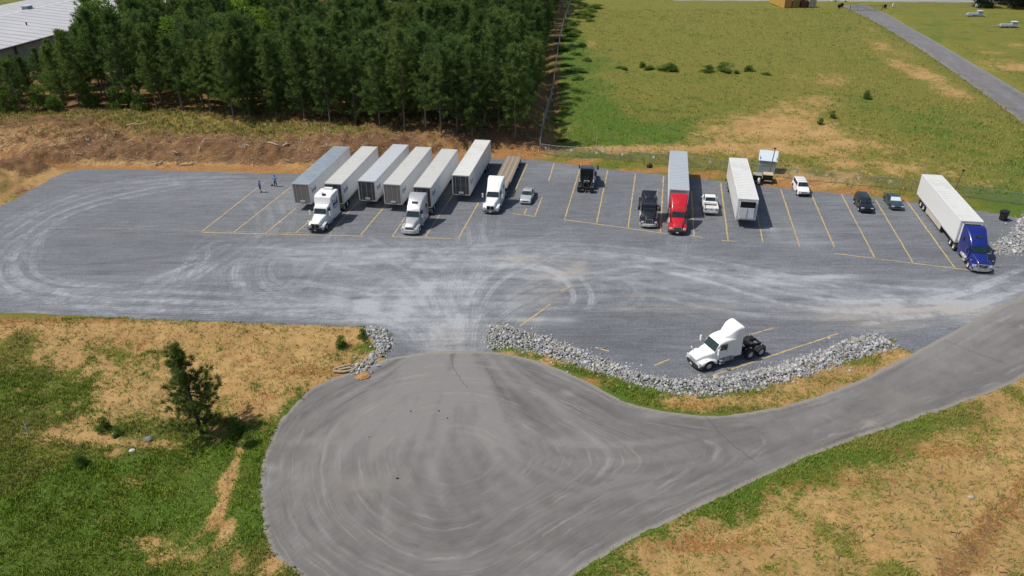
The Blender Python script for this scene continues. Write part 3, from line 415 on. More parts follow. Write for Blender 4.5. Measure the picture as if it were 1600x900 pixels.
def gravel_material():
    t = NT('gravel'); c = t.coord(); at = t.n('ShaderNodeAttribute', attribute_name='wear'); sep = t.n('ShaderNodeSeparateColor'); t.l(at.outputs['Color'], sep.inputs[0])
    n1 = t.noise(.35, 5, .6, c); n2 = t.noise(7, 4, .7, c)
    vo = t.n('ShaderNodeTexVoronoi', feature='F1'); vo.inputs['Scale'].default_value = 11; t.l(c, vo.inputs['Vector'])
    vs = t.n('ShaderNodeSeparateColor'); t.l(vo.outputs['Color'], vs.inputs[0])
    mp = t.n('ShaderNodeMapping'); mp.inputs['Scale'].default_value = (.14, 1.6, 1); mp.inputs['Rotation'].default_value = (0, 0, R(3)); t.l(c, mp.inputs[0])
    st = t.noise(1.6, 5, .65, mp.outputs[0]); mp2 = t.n('ShaderNodeMapping'); mp2.inputs['Scale'].default_value = (.25, 4.5, 1); mp2.inputs['Rotation'].default_value = (0, 0, R(-2)); t.l(c, mp2.inputs[0]); st2 = t.noise(1.8, 4, .7, mp2.outputs[0])
    b = t.mix(t.mapr(n1, .3, .7), (.096, .102, .115), (.133, .140, .153)); b = t.mix(t.mapr(st, .38, .66), b, (.168, .182, .206))
    b = t.mix(t.mapr(st2, .45, .62, 0, .5), b, (.095, .10, .112)); b = t.mix(t.mapr(st2, .42, .30, 0, .35), b, (.25, .26, .28)); b = t.mix(t.mapr(vs.outputs[0], .1, .95, 0, .30), b, (.30, .31, .33)); b = t.mix(t.mapr(vs.outputs[1], .6, .95, 0, .42), b, (.055, .06, .068))
    b = t.mix(t.mapr(n2, .55, .75, 0, .5), b, (.08, .083, .09))
    b = t.mix(t.math('MULTIPLY', sep.outputs[2], .72), b, (.062, .064, .070))
    b = t.mix(t.math('MULTIPLY', sep.outputs[0], t.mapr(n2, .2, .7, .95, .5)), b, (.46, .48, .51))
    b = t.mix(t.math('MULTIPLY', sep.outputs[1], .62), b, (.37, .315, .25))
    h = t.math('ADD', vo.outputs['Distance'], t.math('MULTIPLY', n2, .8))
    return t.out(b, .92, t.bump(h, .55, .06))
GRAVEL = gravel_material()
lot = sheet('gravel_lot', LOT_P, .16, 0.0, GRAVEL, lot_paint, (-84, 86, 54, 121))
lot['label'] = 'grey gravel truck lot marked with curved tyre tracks'

def smooth(a, k, n=3):
    for _ in range(n):
        for ax_ in (0, 1):
            p = np.pad(a, [(k + 1, k) if i == ax_ else (0, 0) for i in (0, 1)], 'edge'); c = np.cumsum(p, ax_)
            a = (np.take(c, range(2 * k + 1, c.shape[ax_]), ax_) - np.take(c, range(0, c.shape[ax_] - 2 * k - 1), ax_)) / (2 * k + 1)
    return a
def asp_paint(X, Y, s, org):
    n1 = fbm(X, Y, .35, 61, 4) - .5; ring = fbm(s * 1.1 + n1 * .9, np.arctan2(Y - 47, X + 3.5) * 2.2 + X * .05, 1.0, 62, 4) - .5
    rt = fbm(s * 4.2 + n1 * 1.2, np.arctan2(Y - 47, X + 3.5) * 4 + X * .08, 1.0, 63, 3) - .5
    th = np.arctan2(Y - 67, X + 5.5); rr = np.hypot(Y - 67, X + 5.5); fan = (fbm(th * 16 + n1 * .6, rr * .05, 1.0, 64, 4) - .42) * np.exp(-((rr - 9) / 13) ** 2) * 2.3; tk = np.zeros_like(X); paint_tracks(tk, org, ASPTRACKS, 65); fine = fbm(X, Y, 1.6, 66, 3) - .5; near = np.maximum(sstep(-7, -2, s), sstep(-14, -5, s) * .75 * sstep(8, -2, X))
    pale = np.clip(.26 + ring * .25 + rt * .3 * near + fan + tk * (.55 + n1) + fine * .35 + n1 * .12 + .75 * np.exp(-(rr / 9.5) ** 2) * (.7 + n1 * 1.5) + .7 * sstep(3.2, -.3, signed(X, Y, LOT_P)) * sstep(36, 44, X) * (.8 + n1 * 2 + rt) + blobs(X, Y, ASPPALE) * (.9 + n1 * 1.2), 0, 1)
    ed = sstep(-.42, -.25, s) * .8
    dark = np.clip(blobs(X, Y, ASPDARK) * (.9 + n1) - ring * .2 - rt * .25 * near - fan * .5 - n1 * .3 + sstep(-2.5, -.6, s) * .18, 0, 1)
    return np.stack([np.clip(pale + ed * .6, 0, 1), np.clip(blobs(X, Y, ASPPALE[10:14]) + ed * .8, 0, 1), dark, smooth(s, 9)], 2)
def asphalt_material(name, base):
    t = NT(name); c = t.coord(); at = t.n('ShaderNodeAttribute', attribute_name='wear'); sep = t.n('ShaderNodeSeparateColor'); t.l(at.outputs['Color'], sep.inputs[0])
    n2 = t.noise(9, 4, .7, c); n1 = t.noise(.5, 5, .6, c); n3 = t.noise(45, 2, .6, c)
    sx = t.n('ShaderNodeSeparateXYZ'); t.l(c, sx.inputs[0]); cv = t.n('ShaderNodeCombineXYZ')        # fine tyre streaks that run parallel to the edge
    t.l(t.math('ADD', t.math('MULTIPLY', at.outputs['Alpha'], 2.6), t.math('MULTIPLY', n1, 1.6)), cv.inputs[0]); t.l(t.math('MULTIPLY', sx.outputs[0], .09), cv.inputs[1]); t.l(t.math('MULTIPLY', sx.outputs[1], .09), cv.inputs[2])
    sk = t.noise(1.3, 6, .68, cv.outputs[0]); skm = t.math('MULTIPLY', t.mapr(n1, .3, .65, .2, 1.0), t.mapr(at.outputs['Alpha'], -14, -5, .45, 1.0))
    b = t.mix(t.mapr(n1, .3, .7), base, tuple(v * 1.14 for v in base)); b = t.mix(t.mapr(n3, .35, .7, 0, .5), b, tuple(v * .6 for v in base)); b = t.mix(t.mapr(n2, .45, .7, 0, .35), b, tuple(v * 1.5 for v in base))
    b = t.mix(t.math('MULTIPLY', sep.outputs[2], .6), b, tuple(v * .55 for v in base)); b = t.mix(t.math('MULTIPLY', t.mapr(sk, .53, .66, 0, .85), skm), b, tuple(v * 1.95 for v in base)); b = t.mix(t.math('MULTIPLY', t.mapr(sk, .46, .36, 0, .75), skm), b, tuple(v * .6 for v in base))
    b = t.mix(t.math('MULTIPLY', sep.outputs[0], t.mapr(n2, .25, .7, .62, .4)), b, (.285, .276, .265))
    b = t.mix(t.math('MULTIPLY', sep.outputs[1], .5), b, (.34, .29, .22))
    return t.out(b, .88, t.bump(n3, .35, .012))
ASPH = asphalt_material('asphalt', (.116, .109, .104))
asphalt = sheet('asphalt_turnaround', ASP_P, .26, .03, ASPH, asp_paint, (-22, 92, 28, 112))
def crack(pts, w=.022):
    P = spline(pts, .25); P = P + np.random.default_rng(len(P)).normal(0, .035, P.shape); d = np.gradient(P, axis=0); n = np.stack([-d[:, 1], d[:, 0]], 1); n /= np.linalg.norm(n, axis=1)[:, None] + 1e-9; V = []
    for p, q in zip(P, n): V += [(*(p + q * w), .036), (*(p - q * w), .036)]
    m = MB(); m.add(V, [(2 * i, 2 * i + 1, 2 * i + 3, 2 * i + 2) for i in range(len(P) - 1)]); m.build('surface_crack', paint('crack_tar', (.06, .058, .055), .8), asphalt)
for cp in ([(16.9, 51.4), (17.6, 49.3), (18.6, 47.2), (19.7, 45.5)], [(-6.1, 61.4), (-5.9, 59.6), (-5.0, 57.2), (-4.2, 55.8)], [(44, 63.0), (46.2, 60.4), (47.8, 58.9)]): crack(cp)
asphalt['label'] = 'worn grey asphalt turning circle and road'
def road_paint(X, Y, s, org):
    n1 = fbm(X, Y, .3, 71, 4) - .5; rt = fbm(s * 1.6, (X + Y) * .02, 1.0, 72, 4) - .5
    return np.stack([np.clip(.35 + rt * .8 + n1 * .4, 0, 1), np.clip(sstep(-1.2, -.1, s) * .5, 0, 1), np.clip(-rt, 0, 1), s], 2)
ROADM = asphalt_material('road_asphalt', (.135, .13, .135))
far_road = sheet('access_road', ROAD_P, .9, .034, ROADM, road_paint, (80, 130, 105, 276))
cross_road = sheet('cross_road', CROSS_P, 1.2, .038, asphalt_material('pale_road', (.26, .26, .27)), road_paint, (58, 333, 254, 296))

# painted bay lines, each its own strip on the gravel
def line_material():
    t = NT('yellow_paint'); c = t.coord(); n = t.noise(2.2, 5, .7, c); n2 = t.noise(9, 3, .7, c)
    k = t.mapr(t.math('ADD', t.math('MULTIPLY', n, .6), t.math('MULTIPLY', n2, .4)), .43, .64)
    return t.out(t.mix(k, (.54, .38, .14), (.20, .185, .16)), .9)
LINEM = line_material()
for i, ((x0, y0), (x1, y1)) in enumerate(LINES):
    a, b = Vector((x0, y0, 0)), Vector((x1, y1, 0)); L = (b - a).length; d = (b - a) / L; n = Vector((-d.y, d.x, 0)); k = max(2, int(L / .8)); V = []; F = []
    w0 = .03 if i in (0,) else .08
    for j in range(k + 1):
        p = a + d * (L * j / k); w = w0 * random.uniform(.8, 1.25); off = random.uniform(-.025, .025)
        V += [p + n * (w + off) + Vector((0, 0, .006)), p - n * (w - off) + Vector((0, 0, .006))]
    for j in range(k): F.append((2 * j, 2 * j + 1, 2 * j + 3, 2 * j + 2))
    m = MB(); m.add(V, F); m.build('painted_line', LINEM, lot)

# ---------------------------------------------------------------- broken stone banks
def stone_mesh(seed, k=1):
    r = random.Random(seed); bm = bmesh.new(); bmesh.ops.create_icosphere(bm, subdivisions=1, radius=.5)
    sx, sy, sz = r.uniform(.8, 1.25), r.uniform(.6, 1.0), r.uniform(.5, .8)
    for v in bm.verts:
        q = r.uniform(.72, 1.12); v.co = Vector((v.co.x * sx * q, v.co.y * sy * q, v.co.z * sz * q))
    for _ in range(3):
        nrm = Vector((r.uniform(-1, 1), r.uniform(-1, 1), r.uniform(-.4, 1))).normalized(); h = r.uniform(.24, .34)
        for v in bm.verts:
            e = v.co.dot(nrm) - h
            if e > 0: v.co -= nrm * e
    me = bpy.data.meshes.new('stone'); bm.to_mesh(me); bm.free(); return me
def stone_material():
    t = NT('broken_limestone'); c = t.coord(); oi = t.n('ShaderNodeObjectInfo'); at = t.n('ShaderNodeAttribute', attribute_name='tint')
    v = t.math('FRACT', t.math('ADD', at.outputs['Fac'], oi.outputs['Random']))
    n = t.noise(3, 4, .6, c)
    b = t.mix(t.mapr(v, 0, 1, 0, 1, False), (.14, .142, .15), (.58, .58, .585)); b = t.mix(t.mapr(n, .35, .7, 0, .5), b, (.27, .26, .25))
    return t.out(t.mix(t.mapr(v, .9, .92), b, (.33, .27, .19)), .85, t.bump(n, .4, .05))
STONE = stone_material(); SM = [stone_mesh(100 + i) for i in range(14)]
for me in SM: me.materials.append(STONE)
SV = [np.array([v.co for v in me.vertices]) for me in SM]; SF = [np.array([p.vertices[:] for p in me.polygons]) for me in SM]
def stone_bank(name, label, poly, n_big, n_all, mean, seed, hump=.5):
    P = np.array(poly); r = np.random.default_rng(seed); lo, hi = P.min(0), P.max(0); pts = np.empty((0, 2))
    while len(pts) < n_all + n_big:
        q = r.uniform(lo - .3, hi + .3, (4000, 2)); s = signed(q[:, 0], q[:, 1], P); q = q[s + np.clip(r.standard_t(2.2, len(q)) * .17, -1.4, 1.0) < 0]; pts = np.vstack([pts, q])
    pts = pts[:n_all + n_big]; s = -signed(pts[:, 0], pts[:, 1], P); base = np.maximum(height(pts[:, 0], pts[:, 1]), -.02) + hump * sstep(0, 1.3, s) * (.55 + .6 * fbm(pts[:, 0], pts[:, 1], .6, seed, 2))
    size = mean * np.exp(r.normal(0, .42, len(pts))); order = np.argsort(-size * (1 - .004 * pts[:, 1]))
    root = thing(name, label, 'stone bank', (float(P[:, 0].mean()), float(P[:, 1].mean()), 0)); off = np.array(root.location)
    big = order[:n_big]; rest = order[n_big:]
    for i in big:
        o = link('stone', SM[i % 14], root); k = float(size[i])
        o.location = (pts[i, 0] - off[0], pts[i, 1] - off[1], base[i] + .12 * k + .03); o.scale = (k,) * 3
        o.rotation_euler = (r.uniform(-.5, .5), r.uniform(-.5, .5), r.uniform(0, 6.28))
    V, F, T, k0 = [], [], [], 0
    for i in rest:
        j = i % 14; M = np.array(Euler((r.uniform(-.6, .6), r.uniform(-.6, .6), r.uniform(0, 6.28))).to_matrix()) * size[i]
        V.append(SV[j] @ M.T + [pts[i, 0] - off[0], pts[i, 1] - off[1], base[i] + r.uniform(-.06, .12) * size[i]]); F.append(SF[j] + k0); k0 += len(SV[j]); T.append(np.full(len(SV[j]), r.random()))
    o = link('stones', np_mesh('stones', np.vstack(V), np.vstack(F), STONE, {'tint': ('FLOAT', np.concatenate(T))}), root); o['kind'] = 'stuff'
    return root
stone_bank('riprap_bank', 'long curved bank of broken grey stone between the gravel lot and the asphalt', RIPM, 300, 9000, .20, 5, .18)
stone_bank('riprap_bank', 'short hooked bank of broken grey stone beside the sandy slope', RIPL, 110, 1000, .205, 6, .16)
stone_bank('riprap_bank', 'broad spread of broken stone beside the blue truck and the bin', RIPR, 180, 6000, .215, 8, .06)
# ================================================================ WAREHOUSE
def warehouse():
    u = Vector((.19, .982, 0)).normalized(); rz = math.atan2(u.y, u.x); A = Vector((-114.08, 171.5, 0)) - u * 45
    o = thing('warehouse', 'long pale warehouse with low pitched roof beyond the woods', 'warehouse', A, rz)   # local x along the eave, +y away from the lot
    L, Wd, E, Rg = 190, 48, 8.0, 9.85
    wall = paint('warehouse_wall', (.34, .36, .37), .6, .2, .3, (.13, .13, .13), .4)
    roofm = NT('standing_seam_roof'); c = roofm.coord(); n = roofm.noise(.12, 5, .6, c); mp = roofm.n('ShaderNodeMapping'); mp.inputs['Scale'].default_value = (.9, .03, 1); roofm.l(c, mp.inputs[0])
    n2 = roofm.noise(1.0, 3, .6, mp.outputs[0]); roofm.out(roofm.mix(roofm.mapr(n2, .35, .65, 0, .5), roofm.mix(roofm.mapr(n, .3, .7), (.45, .445, .455), (.52, .515, .525)), (.42, .42, .435)), .55)
    m = MB(); m.bx(0, L, 0, .3, -.5, E - .2); m.bx(0, L, Wd - .3, Wd, -.5, E - .2); m.build('wall', wall, o)
    m = MB(); m.add([(0, .35, -.5), (0, Wd - .35, -.5), (0, Wd - .35, E - .25), (0, Wd / 2, Rg - .3), (0, .35, E - .25)], [(0, 1, 2, 3, 4)]); m.build('gable_wall', wall, o)
    for s in (0, 1):
        y0, y1 = (-.5, Wd / 2) if s == 0 else (Wd + .5, Wd / 2)
        m = MB(); m.add([(-.4, y0, E - .04), (L, y0, E - .04), (L, y1, Rg), (-.4, y1, Rg), (-.4, y0, E + .1), (L, y0, E + .1), (L, y1, Rg + .14), (-.4, y1, Rg + .14)],
                        [(0, 1, 2, 3), (4, 5, 6, 7), (0, 1, 5, 4), (1, 2, 6, 5), (2, 3, 7, 6), (3, 0, 4, 7)]); rf = m.build('roof_slope', roofm.m, o)
        k = 0
        for k in range(0, 60):
            x = 1.5 + k * 3.1; m = MB(); m.box((x, (y0 + y1) / 2, (E + Rg) / 2 + .125 + .03), (.10, abs(y1 - y0) - .3, .08)); q = m.build('roof_seam', roofm.m, rf)
            ang = math.atan2(Rg - E + .04, (y1 - y0)); me = q.data
            for v in me.vertices: v.co.z = E + .12 + (v.co.y - y0) / (y1 - y0) * (Rg - E + .04) + (.06 if v.co.z > (E + Rg) / 2 + .155 else 0)
    m = MB(); m.box((L / 2, Wd / 2, Rg + .17), (L, 1.1, .12), top=(1, .5)); m.build('ridge_cap', paint('ridge_metal', (.62, .61, .60), .5), o)
    m = MB(); m.bx(-.4, L, -.85, -.52, E - .18, E + .04); m.build('gutter', paint('dark_gutter', (.05, .055, .06), .5), o)
    for k in range(13): m = MB(); m.bx(5 + k * 14.6, 5.5 + k * 14.6, -.3, -.002, -.4, E - .2); m.build('downpipe', paint('dark_gutter', (.05, .055, .06), .5), o)
    v = thing('roof_ventilator', 'blue grey box vent standing on the warehouse roof', 'vent', (-131.5, 214.5, 9.4), rz)
    m = MB(); m.box((0, 0, .7), (2.6, 2.0, 1.4), top=(.7, .8)); m.build('housing', paint('vent_grey', (.30, .36, .42), .5), v, bevel=.05); m = MB(); m.box((0, 0, 1.46), (2.6, 2.2, .1)); m.build('cap', paint('vent_cap', (.5, .55, .6), .4), v)
    p = thing('roof_pipe', 'small dark vent pipe on the warehouse roof slope', 'vent', (-121, 195, 8.6)); m = MB(); m.tube([(0, 0, 0), (0, 0, 1.0)], .16, 8); m.build('pipe', black_metal, p); m = MB(); m.tube([(0, 0, 1.0), (0, 0, 1.25)], [.3, .05], 8); m.build('cowl', black_metal, p)
warehouse()

# ================================================================ TREES AND PLANTS
def leaf_material(name, dark, light, warm=None):
    t = NT(name); at = t.n('ShaderNodeAttribute', attribute_name='tint'); oi = t.n('ShaderNodeObjectInfo')
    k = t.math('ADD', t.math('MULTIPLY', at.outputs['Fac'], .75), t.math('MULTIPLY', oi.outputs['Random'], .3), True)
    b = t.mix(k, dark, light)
    if warm: b = t.mix(t.mapr(oi.outputs['Random'], .6, 1.0, 0, .5), b, warm)
    t.b.inputs['Specular IOR Level'].default_value = .25
    t.b.inputs['Subsurface Weight'].default_value = 0
    tr = t.n('ShaderNodeBsdfTranslucent'); t.l(b, tr.inputs['Color']); mx = t.n('ShaderNodeMixShader'); mx.inputs[0].default_value = .36
    t.out(b, .7); t.l(t.b.outputs[0], mx.inputs[1]); t.l(tr.outputs[0], mx.inputs[2]); t.l(mx.outputs[0], t.t.nodes['Material Output'].inputs[0]); return t.m
PINE_LEAF = leaf_material('pine_needles', (.042, .090, .025), (.165, .260, .060), (.18, .235, .052))
LONE_LEAF = leaf_material('lone_pine_needles', (.050, .086, .018), (.180, .225, .048))
BROAD_LEAF = leaf_material('broad_leaves', (.060, .120, .018), (.165, .27, .045))
BRIGHT_LEAF = leaf_material('bright_leaves', (.12, .22, .02), (.28, .40, .05))
SHRUB_LEAF = leaf_material('shrub_leaves', (.070, .130, .018), (.17, .26, .045))
BARK = paint('pine_bark', (.17, .135, .11), .9, 0, .6, (.07, .055, .045), 6, bump=.6)
BARK_PALE = paint('pale_bark', (.27, .235, .2), .9, 0, .5, (.12, .1, .085), 6, bump=.6)

def blades(centers, dirs, length, width, per, r, spread, tint):
    """needle or leaf slivers: per blades round each centre"""
    n = len(centers); C = np.repeat(centers, per, 0); D = np.repeat(dirs, per, 0) + r.normal(0, spread, (n * per, 3)); D /= np.linalg.norm(D, axis=1)[:, None] + 1e-9
    Lh = length * r.uniform(.6, 1.25, (n * per, 1)); S = np.cross(D, r.normal(0, 1, (n * per, 3))); S /= np.linalg.norm(S, axis=1)[:, None] + 1e-9
    C = C + r.normal(0, length * .16, C.shape); w = width * r.uniform(.7, 1.3, (n * per, 1))
    V = np.stack([C - S * w * .5, C + S * w * .5, C + D * Lh + S * w * .15, C + D * Lh - S * w * .15], 1).reshape(-1, 3)
    F = np.arange(n * per * 4).reshape(-1, 4); T = np.repeat(np.clip(np.repeat(tint, per) + r.normal(0, .12, n * per), 0, 1), 4)
    return V, F, T
def pine_meshes(name, seed, h, crown_from, rad, leaf, bark, blade=(.55, .11), per=12, whorl_gap=.62, trunk_r=.17, shape=.75, sparse=0.0, step=.5):
    r = np.random.default_rng(seed); m = MB(); bend = r.normal(0, .012 * h, 2); top = np.array([bend[0] * 1.5, bend[1] * 1.5, h])
    def ax(t): return np.array([bend[0] * t * t * 1.5, bend[1] * t * t * 1.5, h * t])
    m.tube([ax(t) for t in np.linspace(0, .985, 9)], [trunk_r * (1.25 if t == 0 else 1) * (1 - t * .9) for t in np.linspace(0, .985, 9)], 8)
    cen, dr, ti = [], [], []; z = crown_from * h; a0 = r.uniform(0, 6.28)
    # a few bare stubs under the crown
    for k in range(int(r.integers(4, 8))):
        zz = r.uniform(.35, 1.0) * crown_from * h; a = r.uniform(0, 6.28); l = r.uniform(.4, 1.3); p = ax(zz / h); m.tube([p, p + [math.cos(a) * l, math.sin(a) * l, l * r.uniform(-.2, .3)]], [.03, .012], 4)
    while z < h * .985:
        t = (z / h - crown_from) / (1 - crown_from); Lr = rad * ((1 - t) ** shape * (1 - .35 * math.exp(-t * 9)) + .06)
        for k in range(int(r.integers(4, 6))):
            if r.random() < sparse: continue
            a = a0 + k * 6.28 / 5 + r.normal(0, .35); l = Lr * r.uniform(.45, 1.25); p0 = ax(z / h) + [0, 0, r.uniform(-.2, .2)]
            up = r.uniform(.05, .45) + .5 * t; q = [p0]; out = np.array([math.cos(a), math.sin(a), 0.])
            for s in (.35, .7, 1.0): q.append(p0 + out * l * s + np.array([0, 0, l * up * s * s - .06 * l * s]))
            m.tube(q, [max(.012, .055 * (1 - t * .6) * (l / 2.5)), .03, .02, .01], 4, False)
            n = max(2, int(l / step)); br = r.uniform(.2, .85)
            for s in np.linspace(.32, 1.0, n):
                i = min(2, int(s * 3)); pp = q[0] + out * l * s + np.array([0, 0, l * up * s * s - .06 * l * s]); side = np.array([-out[1], out[0], 0]) * r.normal(0, .22 * l * (1.2 - s))
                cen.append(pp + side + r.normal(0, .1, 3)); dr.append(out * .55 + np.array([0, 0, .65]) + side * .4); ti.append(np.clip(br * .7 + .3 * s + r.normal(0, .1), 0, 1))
        z += whorl_gap * r.uniform(.75, 1.25) * (1 - .35 * t); a0 += r.uniform(.5, 1.2)
    cen.append(top); dr.append(np.array([0, 0, 1.])); ti.append(.8)
    V, F, T = blades(np.array(cen), np.array(dr), blade[0], blade[1], per, r, .75, np.array(ti))
    return m.mesh(name + '_trunk', bark, 60), np_mesh(name + '_crown', V, F, leaf, {'tint': ('FLOAT', T)})
def broad_meshes(name, seed, h, rad, leaf, bark, leaves=5200, size=.34, trunk_r=.2, low=.25):
    r = np.random.default_rng(seed); m = MB(); lob = []
    m.tube([(0, 0, -.2), (.05, .02, h * .3), (.1, -.05, h * .62)], [trunk_r * 1.2, trunk_r, trunk_r * .5], 7)
    nl = 13
    for k in range(nl):
        a = r.uniform(0, 6.28); t = r.uniform(low, .9); rr = rad * r.uniform(.15, .68) * (1.15 - abs(t - .5)); c = np.array([math.cos(a) * rr, math.sin(a) * rr, h * t]); lob.append((c, rad * r.uniform(.26, .46)))
        m.tube([(0.05, 0, h * max(.12, t * .5)), tuple(c * [.5, .5, .8]), tuple(c)], [trunk_r * .4, trunk_r * .22, .02], 5, False)
    lob.append((np.array([0, 0, h * .9]), rad * .36)); per = leaves // len(lob); C, D, T = [], [], []
    for c, q in lob:
        u = r.normal(0, 1, (per, 3)); u /= np.linalg.norm(u, axis=1)[:, None]; k = r.uniform(.45, 1.08, (per, 1)) ** .6; C.append(c + u * k * q * np.array([1, 1, .8])); D.append(u * .4 + [0, 0, .25]); T.append(np.full(per, r.uniform(.1, .9)))
    V, F, T = blades(np.vstack(C), np.vstack(D), size, size * .62, 1, r, .8, np.concatenate(T))
    return m.mesh(name + '_trunk', bark, 60), np_mesh(name + '_crown', V, F, leaf, {'tint': ('FLOAT', T)})
def plant(name, meshes, label, cat, loc, s=1.0, rz=0.0, group=None, tilt=(0, 0), parts=('trunk', 'crown'), flat=1):
    o = thing(name, label, cat, loc, rz, group); o.rotation_euler = (tilt[0], tilt[1], rz); o.scale = (s,) * 3 if flat == 1 else (s * 2.1, s * 1.3, s * flat)
    for nm, me in zip(parts, meshes): link(nm, me, o)
    return o
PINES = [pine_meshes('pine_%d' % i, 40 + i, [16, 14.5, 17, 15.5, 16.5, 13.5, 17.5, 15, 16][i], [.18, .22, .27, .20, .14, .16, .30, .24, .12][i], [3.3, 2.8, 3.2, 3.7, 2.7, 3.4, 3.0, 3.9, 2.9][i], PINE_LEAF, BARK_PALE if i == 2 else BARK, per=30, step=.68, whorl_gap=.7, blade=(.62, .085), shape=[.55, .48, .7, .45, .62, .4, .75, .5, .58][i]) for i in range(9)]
BROADS = [broad_meshes('broad_%d' % i, 60 + i, 15.0, 4.6, BROAD_LEAF, BARK, low=.2) for i in range(3)]
BRIGHTS = [broad_meshes('bright_%d' % i, 70 + i, 12.0, 3.2, BRIGHT_LEAF, BARK, 3800, .3) for i in range(2)]
DARKS = [broad_meshes('dark_%d' % i, 90 + i, 9.0, 5.0, leaf_material('evergreen_leaves', (.010, .020, .008), (.04, .06, .02)), BARK, 5200, .4, .2, .03) for i in range(2)]
SHRUBS = [broad_meshes('shrub_%d' % i, 80 + i, 2.4, 1.5, SHRUB_LEAF, BARK, 2200, .17, .05, .12) for i in range(4)]

ORD = ['nearest', 'second', 'third', 'fourth', 'fifth', 'sixth', 'seventh', 'eighth', 'ninth', 'tenth', 'eleventh', 'twelfth', 'thirteenth', 'fourteenth', 'fifteenth', 'sixteenth']
fx = [p[0] for p in FOREST_FRONT]; fy = [p[1] for p in FOREST_FRONT]
front = [(.8, 124.4, .98), (-2.0, 126.2, 1.03), (-6.6, 124.3, .93), (-9.2, 125.8, 1.0), (-12.0, 124.6, .97), (-14.9, 127.8, 1.0), (-18.6, 127.6, .95), (-23.0, 128.2, .93), (-27.8, 131.0, .97), (-32.4, 131.2, .93), (-37.5, 133.2, .96), (-43.0, 134.8, .92), (-50.6, 133.9, .95), (-56.5, 138.6, .86), (-62.5, 140.4, .82), (-67.5, 140.6, .72)]
taken = []
for i, (x, y, s) in enumerate(front):
    w = ORD[i]; plant('pine_tree', PINES[(i * 4) % 9], f'{w} pine from the fence corner in the front row of the woods', 'tree', (x, y, hz(x, y) - .1), s, i * 2.1, 'front row of the pine woods', (R(-3) if i == 12 else random.uniform(-.02, .02), random.uniform(-.02, .02))); taken.append((x, y))
def too_close(x, y, d): return any((x - a) ** 2 + (y - b) ** 2 < d * d for a, b in taken)
fence_x = lambda y: float(np.interp(y, [p[1] for p in FENCE_FOREST], [p[0] for p in FENCE_FOREST]))
def sight(x, y):
    """how tall a tree may stand here and still leave the warehouse roof open to view (the roof shows over the lower trees)"""
    az = math.degrees(math.atan2(x, y))
    if az > -29.0: return 9.0
    dE = 206 + 12 * (az + 33.6) / 3.1; zmax = CAMH - 35.3 * math.hypot(x, y) / dE
    return (zmax + (0 if az < -30.4 else (az + 30.4) * 3.2) - 1.8) / 16.0
n_in = 0; r2 = random.Random(3); tries = 0
open_spots = [(x - q * x / math.hypot(x, y), y - q * y / math.hypot(x, y)) for x, y in ((-84, 162.8), (-57.5, 168.4), (-68.2, 155.3), (-51.5, 161.2), (-58.5, 156.2)) for q in (0, 3.5, 7)]
while n_in < 262 and tries < 60000:
    tries += 1
    y = r2.uniform(127, 196) if r2.random() < .86 else r2.uniform(196, 285); xr = fence_x(y) - 3.4
    x = r2.uniform(-104, xr) if y < 196 else r2.uniform(xr - 15, xr)
    if y < np.interp(x, fx, fy) + 2.5 or (x < -62 and y > 128 and x < -60 - (y - 140) * .0 and (y - 150) * .9 + (x + 100) < -14): continue
    if x < -84 - (y - 150) * .12 and y > 168: continue
    if too_close(x, y, 3.4 if y < 160 else 3.8) or any((x - a) ** 2 + (y - b) ** 2 < 11 for a, b in open_spots): continue
    s = r2.uniform(.82, 1.2); lim = sight(x, y)
    if lim < .55: continue
    s = min(s, lim * r2.uniform(.85, 1)); s *= .82 if x > xr - 4 else 1; taken.append((x, y)); n_in += 1
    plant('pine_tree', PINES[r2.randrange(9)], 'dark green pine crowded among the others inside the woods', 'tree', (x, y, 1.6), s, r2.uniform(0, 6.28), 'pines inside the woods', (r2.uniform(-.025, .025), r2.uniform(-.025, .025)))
left = [(-95, 158, 0, 1.12, 'tall dark leafy tree in front of the warehouse roof'), (-86, 163, 1, 1.18, 'tall green leafy tree with its top against the warehouse roof'), (-78.5, 172, 2, 1.2, 'broad green leafy tree right of the warehouse corner'), (-70, 181, 0, 1.22, 'pale leafy tree at the back of the woods near the top edge'), (-99, 148, 1, .95, 'dark leafy tree at the left edge of the picture'), (-90, 150, 2, .86, 'round green tree low in front of the warehouse wall'), (-61, 186, 1, 1.2, 'tall leafy tree at the back of the woods beside the pale one')]
for x, y, i, s, lab in left:
    s = min(s, sight(x, y) * 16 / 15)
    plant('leafy_tree', BROADS[i], lab, 'tree', (x, y, 1.6), s, x, 'leafy trees at the left of the woods')
bright = [(-84, 162.8, 0, 1.4, 'bright yellow-green tree high in the woods left of the others'), (-57.5, 168.4, 1, 1.32, 'bright yellow-green treetop in the middle of the dark woods'), (-68.2, 155.3, 1, 1.2, 'small bright green treetop between the dark pines'), (-51.5, 161.2, 0, 1.25, 'rightmost of the bright green treetops in the woods'), (-58.5, 156.2, 0, 1.22, 'bright green treetop just left of the middle of the woods')]
bright = [(x, y, i, s, lab) for x, y, i, s, lab in bright]
for x, y, i, s, lab in bright: plant('leafy_tree', BRIGHTS[i], lab, 'tree', (x, y, 1.6), s * 1.12, y, 'bright green trees among the pines')
shr = [(-96, 141.5, 1.6, 'big dark shrub at the left picture edge below the woods'), (-90, 142.5, 1.9, 'dark rounded shrub beside the left-edge shrub below the woods'), (-86.5, 140.2, 1.3, 'small shrub in front of the two dark shrubs below the woods'), (-81.5, 143.2, 1.8, 'upright green shrub third from the left picture edge'), (-75.5, 142.2, 1.7, 'wide shrub left of the front pines at the woods edge'), (-70.8, 141.0, 1.4, 'green shrub at the foot of the last front pine'), (-101, 143, 1.9, 'shrub half cut off by the left picture edge')]
